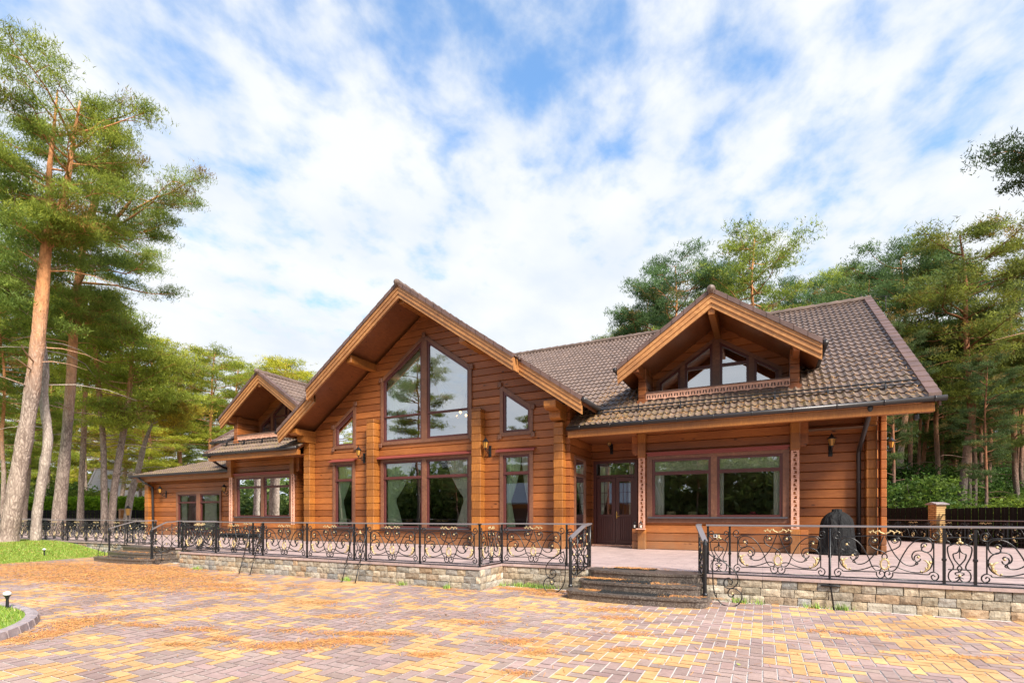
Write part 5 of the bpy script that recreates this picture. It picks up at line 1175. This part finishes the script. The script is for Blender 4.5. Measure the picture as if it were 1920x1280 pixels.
def plant(name, meshes, loc, label, group, cat='tree', rz=0, sc=1, crown='crown'):
    o = thing(name, label, cat, tuple(loc), group, rz); o.scale = sc if hasattr(sc, '__len__') else (sc,) * 3
    link('trunk', meshes[0], o); link(crown, meshes[1], o); return o
def px_path(pts, d, base):
    return [tuple(Vector(at_d(x, y, d + (q[0] if q else 0))) - Vector(base)) for x, y, *q in pts]
GP = 'tall pines beside the lawn'
def hero(label, pts, d, bz, rad, env, fork=None, **k):
    k.setdefault('rk', .8); k.setdefault('dead', 7); b = at_d(pts[0][0], pts[0][1], d); b.z = bz; path = px_path(pts, d, b); path[0] = (0, 0, -.1); stems = [(path, rad)]
    if fork: fp = px_path(fork[0], d, b); stems.append((fp, fork[1]))
    env = [(H + (HZ - y) * d / F - bz, r_) for y, r_ in env]; m_ = pine(stems=stems, env=env, **k); return plant('pine_tree', m_, b, label, GP)
hero('biggest pine with forked orange upper trunk, standing nearest on the lawn at the far left', [(14, 1020), (20, 985), (33, 900), (45, 830), (58, 750), (70, 650), (80, 540), (86, 470), (94, 400), (92, 330), (100, 250), (108, 170)], 20.5, .38, [.50, .41, .37, .35, .32, .30, .27, .24, .18, .12, .08, .03],
     [(470, 1.5), (400, 2.6), (330, 3.6), (270, 3.5), (220, 2.8), (185, 1.5)], fork=([(88, 460), (112, 395), (128, 330), (138, 260), (150, 190)], [.2, .17, .13, .08, .03]), seed=11, nb=44, tone='green', per=22, pad=.36, ln=.16, wd=.014, twigs=5, kk=12)
hero('thin curved pale-barked pine just right of the biggest trunk', [(67, 1012), (70, 960), (82, 880), (90, 820), (82, 750), (84, 690), (76, 610), (72, 520), (60, 420)], 21.5, .42, [.27, .23, .22, .21, .20, .18, .15, .11, .04], [(620, 1.2), (540, 2.5), (470, 2.9), (380, 1.5)], seed=12, nb=18, tone='green', per=20, pad=.45, ln=.2, wd=.02, kk=8, barkm='bark_pale')
hero('straight pine with glowing orange upper trunk, third from the left edge', [(108, 1003), (112, 950), (121, 860), (128, 780), (134, 700), (138, 620), (145, 540), (158, 450), (172, 390), (190, 330), (205, 280)], 26, .3, [.42, .35, .30, .28, .26, .24, .21, .18, .14, .09, .04],
     [(640, 2.0), (560, 3.2), (500, 4.4), (440, 4.8), (390, 4.6), (340, 2.2)], fork=([(158, 450), (200, 425), (235, 390), (262, 350)], [.16, .13, .09, .03]), seed=13, nb=40, tone='green', per=22, pad=.40, ln=.17, wd=.015, twigs=5, kk=12, lop=(TH - .2, .35))
hero('slim dark pine in the gap between the two double trunks', [(150, 985), (152, 920), (157, 820), (160, 740), (166, 660), (172, 590)], 33, .2, [.27, .22, .19, .17, .14, .05], [(700, 2), (620, 3.2), (540, 3)], seed=14, nb=26, tone='yellow')
hero('left trunk of the pine pair that rises in front of the grey-roofed neighbour house', [(196, 985), (195, 900), (193, 820), (186, 740), (180, 670), (178, 600)], 30, .2, [.24, .21, .19, .17, .14, .05], [(720, 2.0), (660, 3.2), (600, 3.0), (560, 1.5)], seed=15, nb=20, tone='yellow', per=18)
hero('right, leaning trunk of the pine pair in front of the grey-roofed neighbour house', [(207, 985), (214, 920), (228, 830), (240, 760), (246, 700), (250, 640)], 30.5, .2, [.28, .25, .22, .19, .16, .06], [(810, 1.8), (770, 2.9), (720, 3.4), (660, 3.2), (618, 1.6)], seed=16, nb=32, tone='yellow', per=18, lop=(TH, .35))
hero('leaning greyish pine trunk right in front of the low wing eave', [(233, 985), (245, 930), (262, 870), (270, 835), (290, 780)], 34, .2, [.27, .24, .21, .18, .06], [(800, 2.4), (740, 3.2), (690, 2.2)], seed=17, nb=22, tone='gold', barkm='bark_pale', per=24)
# pines of the wood, five builds reused
def gen(seed, h_, cb, rmax, tone, nb, barkm='bark_pine', **k):
    rs = random.Random(seed); x = y = 0; path = []
    for i in range(8):
        path.append((x, y, -0.2 + (h_) * i / 7)); x += rs.uniform(-.22, .22); y += rs.uniform(-.22, .22)
    env = [(h_ * cb, rmax * .45), (h_ * (cb + .15), rmax * .9), (h_ * .75, rmax), (h_ * .9, rmax * .8), (h_ * 1.0, rmax * .3)]
    return pine(seed, [(path, [.24, .19, .17, .15, .125, .1, .07, .03])], env, nb=nb, tone=tone, barkm=barkm, **k)
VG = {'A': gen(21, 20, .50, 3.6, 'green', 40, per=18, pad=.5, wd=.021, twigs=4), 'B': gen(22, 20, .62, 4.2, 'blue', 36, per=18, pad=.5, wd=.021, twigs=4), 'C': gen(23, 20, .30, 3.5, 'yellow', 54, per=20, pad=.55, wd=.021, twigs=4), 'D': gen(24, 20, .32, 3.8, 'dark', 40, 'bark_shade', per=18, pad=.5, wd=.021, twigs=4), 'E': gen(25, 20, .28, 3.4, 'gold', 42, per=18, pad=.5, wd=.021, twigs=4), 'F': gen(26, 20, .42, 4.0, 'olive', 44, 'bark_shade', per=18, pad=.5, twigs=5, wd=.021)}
rnd = random.Random(99)
def wood_pine(px, ty, d, v, label, group, sx=1.0, gz_=0.0):
    b = at_d(px, HZ, d); b.z = gz_; s_ = (H + (HZ - ty) * d / F - gz_) / 21.6; return plant('pine_tree', VG[v], b, label, group, rz=rnd.uniform(0, 6.28), sc=(s_ * sx, s_ * sx, s_))
GL, GR = 'pines of the wood behind the lawn', 'pines rising behind the house'
LF = [(-70, 230, 26, 'A', 'dark pine crown cut by the left picture edge, higher'), (10, 520, 30, 'A', 'dark pine filling the gap left of the biggest trunk'), (-25, 430, 33, 'A', 'shaded pine crown cut by the left picture edge, lower'), (44, 560, 34, 'C', 'dark-trunked pine between the biggest trunk and the curved one'),
      (292, 606, 44, 'C', 'round yellow-green pine left of the dormer, nearest the big trunks'), (345, 652, 50, 'A', 'green pine between the yellow-green pine and the dormer'), (400, 634, 48, 'A', 'tall loose pine just left of the left dormer'), (448, 655, 56, 'C', 'small pine top just over the tip of the left dormer'), (530, 648, 52, 'C', 'round-topped pine between the left dormer and the central gable'), (492, 672, 60, 'A', 'pine top behind the left dormer roof'), (575, 692, 58, 'B', 'pine top showing just beside the central gable roof'),
      (90, 600, 46, 'C', 'pine filling in behind the curved thin pine'), (168, 580, 50, 'C', 'green pine behind the straight orange-topped pine'), (230, 640, 54, 'E', 'golden pine behind the leaning pair'), (262, 700, 46, 'E', 'golden low pine over the neighbour house'), (330, 740, 54, 'C', 'yellow-green pine above the low wing roof')]
for px, ty, d, v, lb in LF: wood_pine(px, ty, d, v, lb, GL, 1.35 if px > 200 else 1.0)
for k in range(11):
    px = -60 + k * 50 + rnd.uniform(-10, 10); wood_pine(px, rnd.uniform(690, 770), rnd.uniform(62, 85), rnd.choice('ACFCE'), 'distant pine of the wood behind lawn and low wing', 'distant pines behind the lawn', 1.25)
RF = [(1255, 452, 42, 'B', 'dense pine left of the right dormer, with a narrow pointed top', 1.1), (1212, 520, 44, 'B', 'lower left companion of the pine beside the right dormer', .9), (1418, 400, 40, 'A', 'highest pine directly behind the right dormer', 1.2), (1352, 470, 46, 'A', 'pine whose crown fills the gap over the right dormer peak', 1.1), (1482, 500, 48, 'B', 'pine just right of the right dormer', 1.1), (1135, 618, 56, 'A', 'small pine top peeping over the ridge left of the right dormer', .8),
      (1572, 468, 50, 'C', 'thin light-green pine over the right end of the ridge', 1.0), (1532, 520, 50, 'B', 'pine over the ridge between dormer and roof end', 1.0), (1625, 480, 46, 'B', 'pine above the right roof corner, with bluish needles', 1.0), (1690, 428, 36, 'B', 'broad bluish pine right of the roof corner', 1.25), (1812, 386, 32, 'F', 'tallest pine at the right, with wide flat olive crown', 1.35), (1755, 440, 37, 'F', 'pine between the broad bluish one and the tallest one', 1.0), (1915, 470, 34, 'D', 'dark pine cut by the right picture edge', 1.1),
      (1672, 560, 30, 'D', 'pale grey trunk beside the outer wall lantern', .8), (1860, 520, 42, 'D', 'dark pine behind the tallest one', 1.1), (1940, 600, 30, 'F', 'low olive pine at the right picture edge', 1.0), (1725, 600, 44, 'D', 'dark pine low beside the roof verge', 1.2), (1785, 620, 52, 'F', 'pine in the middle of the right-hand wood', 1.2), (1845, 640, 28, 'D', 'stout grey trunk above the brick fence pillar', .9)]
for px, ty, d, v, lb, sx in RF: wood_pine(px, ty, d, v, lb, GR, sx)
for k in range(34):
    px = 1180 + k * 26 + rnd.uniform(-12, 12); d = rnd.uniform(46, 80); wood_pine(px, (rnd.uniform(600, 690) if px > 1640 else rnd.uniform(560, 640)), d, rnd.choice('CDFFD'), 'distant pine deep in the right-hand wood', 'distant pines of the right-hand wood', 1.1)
# pine just outside the frame whose branch reaches in at the top right
b = at_d(2040, HZ, 17); b.z = 0; m_ = pine(41, [([(0, 0, -.1), (.1, 0, 4), (0, .1, 8), (.1, 0, 13), (0, 0, 15.8)], [.3, .25, .2, .13, .04])], [(13.5, 1.6), (14.1, 2.8), (14.9, 1.9), (15.7, .9)], nb=16, tone='dark', per=22, pad=.4, ln=.15, wd=.022, twigs=5)
plant('pine_tree', m_, b, 'dark pine whose branches reach in at the upper right picture edge', 'pine at the upper right edge')
# shrubs and low broadleaf growth
def shrub(seed, rx, rz_, n, cols, ln=.1, wd=.05, k=4):
    rs = np.random.RandomState(seed); tb = MB(); cent = []; cc = []
    for q in range(n):
        a = rs.rand() * 6.283; u = rs.rand() ** .6; z = rz_ * (rs.rand() * 1.0); r_ = rx * u * math.sqrt(max(.08, 1 - (z / rz_ - .45) ** 2 * 2.2)); c = np.array([r_ * math.cos(a), r_ * math.sin(a), z])
        if q % 6 == 0: tb.tube([(0, 0, 0), tuple(c * .5 + np.array([0, 0, .1])), tuple(c)], [.03, .018, .006], 4, cap=False)
        m_ = 14; cent.append(c + rs.randn(m_, 3) * np.array([.22, .22, .14]) * rx / 1.6); f = rs.rand(); cc.append(np.repeat(((np.array(cols[0]) * f + np.array(cols[1]) * (1 - f)) * rs.uniform(.7, 1.3))[None], m_, 0))
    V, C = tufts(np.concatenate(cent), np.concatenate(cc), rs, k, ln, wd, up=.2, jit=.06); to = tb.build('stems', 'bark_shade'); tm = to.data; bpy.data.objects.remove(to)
    return tm, np_mesh('foliage', V, 3, 'leaves', C)
SH = [shrub(51, 1.7, 2.6, 200, ((.17, .23, .03), (.06, .12, .02))), shrub(52, 1.5, 2.0, 160, ((.30, .32, .04), (.12, .18, .02))), shrub(53, 1.8, 3.2, 230, ((.08, .14, .025), (.035, .08, .015)))]
def bush(px, d, v, s_, label, group, z=0.0):
    b = at_d(px, HZ, d); b.z = z; return plant('bush', SH[v], b, label, group, 'bush', rnd.uniform(0, 6), s_, 'foliage')
for px, d, v, s_, lb in ((1722, 26, 0, 1.25, 'big rounded bush behind the fence, just right of the house corner'), (1688, 29, 2, 1.0, 'dark bush partly hidden by the house corner'), (1765, 29, 1, .95, 'yellowish bush above the brick fence pillar'), (1908, 26, 1, 1.15, 'bright bush at the right picture edge'), (1850, 32, 0, .8, 'low bush right of the stout grey trunk'), (1880, 35, 2, 1.0, 'dark bush in the shade near the right edge'), (1810, 34, 1, .8, 'small bush between two grey trunks'), (1795, 24.5, 0, .75, 'low bush right behind the fence, right of the pillar')): bush(px, d, v, s_, lb, 'bushes behind the right fence')
for k in range(14): bush(1670 + k * 20, rnd.uniform(34, 46), (0, 2, 2, 1)[k % 4], rnd.uniform(1.1, 1.9), 'undergrowth bush deep in the shade of the right-hand wood', 'undergrowth of the right-hand wood')
for px, d, v, s_, lb in ((165, 44, 1, 1.7, 'yellow-green bush behind the hedge beside the pine pair'), (135, 46, 0, 1.6, 'green bush behind the hedge at the third pine'), (225, 47, 1, 1.35, 'small pointed yellow bush left of the neighbour roof'), (60, 46, 0, 1.3, 'bush behind the hedge beside the biggest trunk'), (300, 46, 1, 1.1, 'bush behind the low wing')): bush(px, d, v, s_, lb, 'bushes behind the hedge')
# the far wood as one mass
rs = np.random.RandomState(77); cent = []; cc = []
def belt(px0, px1, d0, d1, z1, n, cols):
    for q in range(n):
        px = rs.uniform(px0, px1); d = rs.uniform(d0, d1); p = at_d(px, HZ, d); c = np.array([p.x, p.y, rs.uniform(0, z1)]); m_ = 9; cent.append(c + rs.randn(m_, 3) * np.array([.9, .9, .45])); f = rs.rand(); cc.append(np.repeat((np.array(cols[0]) * f + np.array(cols[1]) * (1 - f))[None] * rs.uniform(.6, 1.2), m_, 0))
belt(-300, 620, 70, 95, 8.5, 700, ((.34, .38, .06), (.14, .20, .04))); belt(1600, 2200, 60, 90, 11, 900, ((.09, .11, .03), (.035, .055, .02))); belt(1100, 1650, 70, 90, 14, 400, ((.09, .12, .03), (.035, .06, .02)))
for q in range(2100):
    c = np.array([(rs.uniform(-60, 26) if q % 3 else rs.uniform(-130, -50)), rs.uniform(-34, -24), rs.uniform(0, 7.5) if rs.rand() < .7 else rs.uniform(0, 4)]); m_ = 9; cent.append(c + rs.randn(m_, 3) * np.array([.9, .9, .45])); f = rs.rand(); cc.append(np.repeat((np.array((.30, .34, .08)) * f + np.array((.12, .17, .04)) * (1 - f))[None], m_, 0))  # unseen belt behind the camera, added to shape the lower window reflections
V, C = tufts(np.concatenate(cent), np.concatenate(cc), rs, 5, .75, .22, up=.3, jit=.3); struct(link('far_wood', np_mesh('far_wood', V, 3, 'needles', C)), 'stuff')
# slender far trunks of the right-hand wood
for k in range(24):
    px = rs.uniform(1650, 1960); d = rs.uniform(34, 58); b = at_d(px, HZ, d); mb = MB()
    if k == 0:
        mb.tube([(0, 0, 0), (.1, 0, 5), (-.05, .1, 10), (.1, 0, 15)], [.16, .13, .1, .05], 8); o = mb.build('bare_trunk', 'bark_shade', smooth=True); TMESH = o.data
        crown = gen(61, 15, .72, 1.8, 'dark', 12, 'bark_shade', per=14)[1]; bpy.data.objects.remove(o)
    o = thing('young_pine', 'slender straight pine trunk in the right-hand wood behind the fence', 'tree', (b.x, b.y, 0), 'slender trunks in the right-hand wood', rs.rand() * 6); link('trunk', TMESH, o); link('crown', crown, o)
# hedge and low fences
def hedge_at(p, q, h_, th, n, label, cols, z0=.3):
    rs = np.random.RandomState(n); p, q = np.array(p), np.array(q); u = rs.rand(n, 1); ln = np.linalg.norm(q - p); d = (q - p) / ln; nn = np.array([d[1], -d[0]]); c = p + (q - p) * u + nn * (rs.rand(n, 1) - .5) * th; z = z0 + (h_ - z0) * rs.rand(n, 1) ** .6; f = rs.rand(n, 1); col = np.array(cols[0]) * f + np.array(cols[1]) * (1 - f)
    V, C = tufts(np.concatenate([c, z], 1), col, rs, 5, .16, .06, up=.3, jit=.1); o = thing('hedge', label, 'hedge', (0, 0, 0)); link('foliage', np_mesh('foliage', V, 3, 'leaves', C), o)
    mb = MB(); x, y = (p + q) / 2; a = math.atan2(d[1], d[0])
    for k in range(int(ln / 2.5)): s_ = p + d * (k + .5) * 2.5; mb.tube([(s_[0], s_[1], 0), (s_[0], s_[1], h_ * .8)], .05, 5)
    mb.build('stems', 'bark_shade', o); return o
a, b = at_d(-260, HZ, 40), at_d(300, HZ, 40); hedge_at((a.x, a.y), (b.x, b.y), 2.95, 1.2, 9000, 'long clipped bright green hedge above a dark fence behind the pines', ((.34, .50, .03), (.17, .30, .02)), 1.2)
def board_fence(label, pts, h0, h1, pillars=(), bw_=.14, z0=0):
    o = thing('board_fence', label, 'fence', (pts[0][0], pts[0][1], z0), 'dark board fences', world=True); mb = MB(); rb = MB()
    for p, q in zip(pts, pts[1:]):
        p, q = Vector((*p, 0)), Vector((*q, 0)); d = (q - p); ln = d.length; d.normalize(); n_ = Vector((d.y, -d.x, 0)); k = int(ln / bw_)
        for i in range(k):
            a = p + d * (i * bw_); b = a + d * (bw_ - .018); off = n_ * (.012 if i % 2 else 0); P_ = [a + off, b + off, b + off + n_ * .02, a + off + n_ * .02]
            mb.prism([(v.x, v.y) for v in P_], h0, h1 + rnd.uniform(-.015, .015), ax='z')
        for z in (h0 + .2, h1 - .25): rb.tube([p + n_ * .05 + Vector((0, 0, z)), q + n_ * .05 + Vector((0, 0, z))], .03, 4)
    mb.build('boards', 'fence_dark', o); rb.build('rail', 'fence_dark', o); return o
a, b = at_d(-260, HZ, 38), at_d(300, HZ, 38); board_fence('dark fence below the clipped hedge behind the pines', [(a.x, a.y), (b.x, b.y)], 0, 1.95)
fa, fb_ = Vector((12.4, 13.6, 0)), Vector((3.6, 30.8, 0)); fd = (fb_ - fa).normalized(); ry = ray(1757, HZ); tt = (fa.y * ry[0] - fa.x * ry[1]) / (fd.x * ry[1] - fd.y * ry[0]); pc = fa + fd * tt
board_fence('black vertical-board fence behind the distant railing at the right, this side of the brick pillar', [tuple(fa[:2]), tuple((pc - fd * .22)[:2])], 0, 1.80); board_fence('black vertical-board fence behind the distant railing, between the brick pillar and the house', [tuple((pc + fd * .22)[:2]), tuple(fb_[:2])], 0, 1.86)
o = thing('fence_pillar', 'yellow-brown brick fence pillar with pale cap between two black fences', 'pillar', tuple(pc)); mb = MB(); mb.bbox(-.2, .2, -.2, .2, 0, 1.95, .01); mb.build('shaft', 'brick_pillar', o); mb = MB(); mb.prism([(-.27, 1.95), (.27, 1.95), (.27, 1.99), (0, 2.06), (-.27, 1.99)], -.27, .27); mb.build('cap', 'kerb_stone', o); o.rotation_euler = (0, 0, math.atan2(fd.y, fd.x))
# garden lamp on a post, wooden post behind the far railing
b = at_d(240, HZ, 33); o = thing('garden_lamp_post', 'black garden lamp post with yellow glass behind the far railing, left of the low wing', 'lamp post', (b.x, b.y, 0)); mb = MB(); mb.lathe([(.08, 0), (.04, .2), (.035, 1.5), (.06, 1.55)], (0, 0, 0), 10); mb.lathe([(.17, 2.0), (.02, 2.2), (.001, 2.25)], (0, 0, 0), 6); mb.build('post', 'iron', o); mb = MB(); mb.lathe([(.09, 1.56), (.15, 2.0)], (0, 0, 0), 6); mb.build('glass_shade', 'amber_glass', o)
b = at_d(228, HZ, 34); mb = MB(); mb.bbox(b.x - .12, b.x + .12, b.y - .12, b.y + .12, 0, 1.9, .01); mb.prism([(b.x - .14, 1.9), (b.x + .14, 1.9), (b.x, 2.0)], b.y - .14, b.y + .14); tag(mb.build('wooden_post', 'fascia_wood'), 'short orange wooden post left of the garden lamp post', 'post')
# neighbour's house
a = at_d(245, HZ, 62); o = thing('neighbour_house', 'pale grey-roofed neighbour house among the trees, left of the low wing', 'house', (a.x, a.y, 0)); mb = MB(); mb.prism([(-4.2, 0), (12, 0), (12, 4.4), (-4.2, 4.4)], -3, 6, col=(1, 1, 1)); mb.build('wall', 'neighbour_wall', o)
mb = MB(); mb.prism([(-4.2, 1.8), (-1.2, 8.0), (8, 8.0), (12.5, 2.4), (12.5, 2.2), (8, 7.8), (-1.1, 7.8), (-3.9, 1.8)], -3.3, 6.3); mb.prism([(-3.6, 3.0), (10, 3.0), (7.5, 7.6), (-1.4, 7.6)], -3.25, -3.1); mb.build('roof', 'neighbour_roof', o); mb = MB(); mb.bbox(2, 2.8, 0, .8, 7.5, 9, .02); mb.build('chimney', 'neighbour_wall', o)
for x in (-1.5, 1.5, 4.5): mb = MB(); mb.ring(rect(x, x + 1.1, 1, 2.5), rect(x + .1, x + 1, 1.1, 2.4), -3.12, -3.02); w2 = mb.build('window', 'white_plastic', o); mb = MB(); mb.add([(x + .08, -3.04, 1.08), (x + 1.02, -3.04, 1.08), (x + 1.02, -3.04, 2.42), (x + .08, -3.04, 2.42)], [(0, 1, 2, 3)]); mb.build('pane', 'glass', w2)
o.rotation_euler = (0, 0, TH)
# what the windows mirror: garage and pines on the near side of the courtyard
o = thing('log_garage', 'log garage with dark roof, mirrored in the lower hall windows', 'garage', (-17, -13, 0)); mb = MB(); log_wall(mb, rect(-7, 7, 0, 2.9), [rect(-5, -2, 0, 2.2), rect(2, 5, 0, 2.2)], lambda u, z, d: (u, -d, z), 0); mb.box(-7, 7, -7, -.3, 0, 2.9); mb.build('wall', 'log_wood', o)
mb = MB(); mb.prism([(.9, 2.6), (.9, 2.75), (-3.5, 4.9), (-8, 2.75), (-8, 2.6), (-3.5, 4.7)], -7.8, 7.8, ax='x'); mb.build('roof', 'garage_roof', o)
for x in (-5, 2): mb = MB(); mb.box(x, x + 3, -.2, -.15, 0, 2.2); mb.build('door', 'door_paint', o)
for k, (x, y, h_, v) in enumerate(((-27, -12, .42, 'D'), (-23, -20, .62, 'F'), (-12.5, -19, .6, 'D'), (-35.5, -5, .75, 'C'), (-6, -23, .55, 'F'), (6, -16, .8, 'A'), (21, -15, .8, 'D'), (-35, -16, 1.0, 'F'), (16, -20, .9, 'D'))):
    plant('pine_tree', VG[v], (x, y, 0), 'pine across the courtyard, mirrored in the windows', 'pines across the courtyard', rz=k, sc=h_)
# one garden bird-free detail: small leaves dropped on the paving
Vn = []; Cn = []
n = 1000; u = rs.rand(n) ** 1.6; X = np.where(rs.rand(n) < .35, -4.9 + 1.3 * rs.rand(n), -4.6 + 8 * rs.rand(n)); Yv = 14.8 + 3.2 * u; a = rs.rand(n) * 3.14; l = .03 + .03 * rs.rand(n)
k_ = ~((X > -3.6) & (X < 1.0) & (Yv > 15.8)); X, Yv, a, l = X[k_], Yv[k_], a[k_], l[k_]; Z = 4.25 + RM * (Yv - 14.75) + .085
d = np.stack([np.cos(a) * l, np.sin(a) * l, np.sin(a) * l * RM], 1); s_ = np.stack([-np.sin(a) * .006, np.cos(a) * .006, np.cos(a) * .006 * RM], 1); P = np.stack([X, Yv, Z], 1)
V = np.stack([P - d - s_, P - d + s_, P + d + s_, P + d - s_], 1).reshape(-1, 3); C = np.repeat(np.array([.36, .18, .06]) * (.5 + .8 * rs.rand(len(P), 1)), 4, 0)
struct(link('roof_needles', np_mesh('roof_needles', V, 4, 'needle_litter', C)), 'stuff')
V = []; C = []
for k in range(60):
    x, y = rnd.uniform(-9, 2), rnd.uniform(3.2, 9); a = rnd.random() * 6.28; s_ = rnd.uniform(.012, .028); V += [(x + s_ * math.cos(a + q) * (1 if i % 2 else .6), y + s_ * math.sin(a + q) * (1 if i % 2 else .6), .012 + .006 * i) for i, q in enumerate((0, 1.57, 3.14, 4.71))]; c = rnd.choice([(.10, .05, .02), (.25, .28, .05), (.3, .14, .04)]); C += [c] * 4
struct(link('fallen_leaves', np_mesh('fallen_leaves', V, 4, 'needle_litter', np.array(C))), 'stuff')
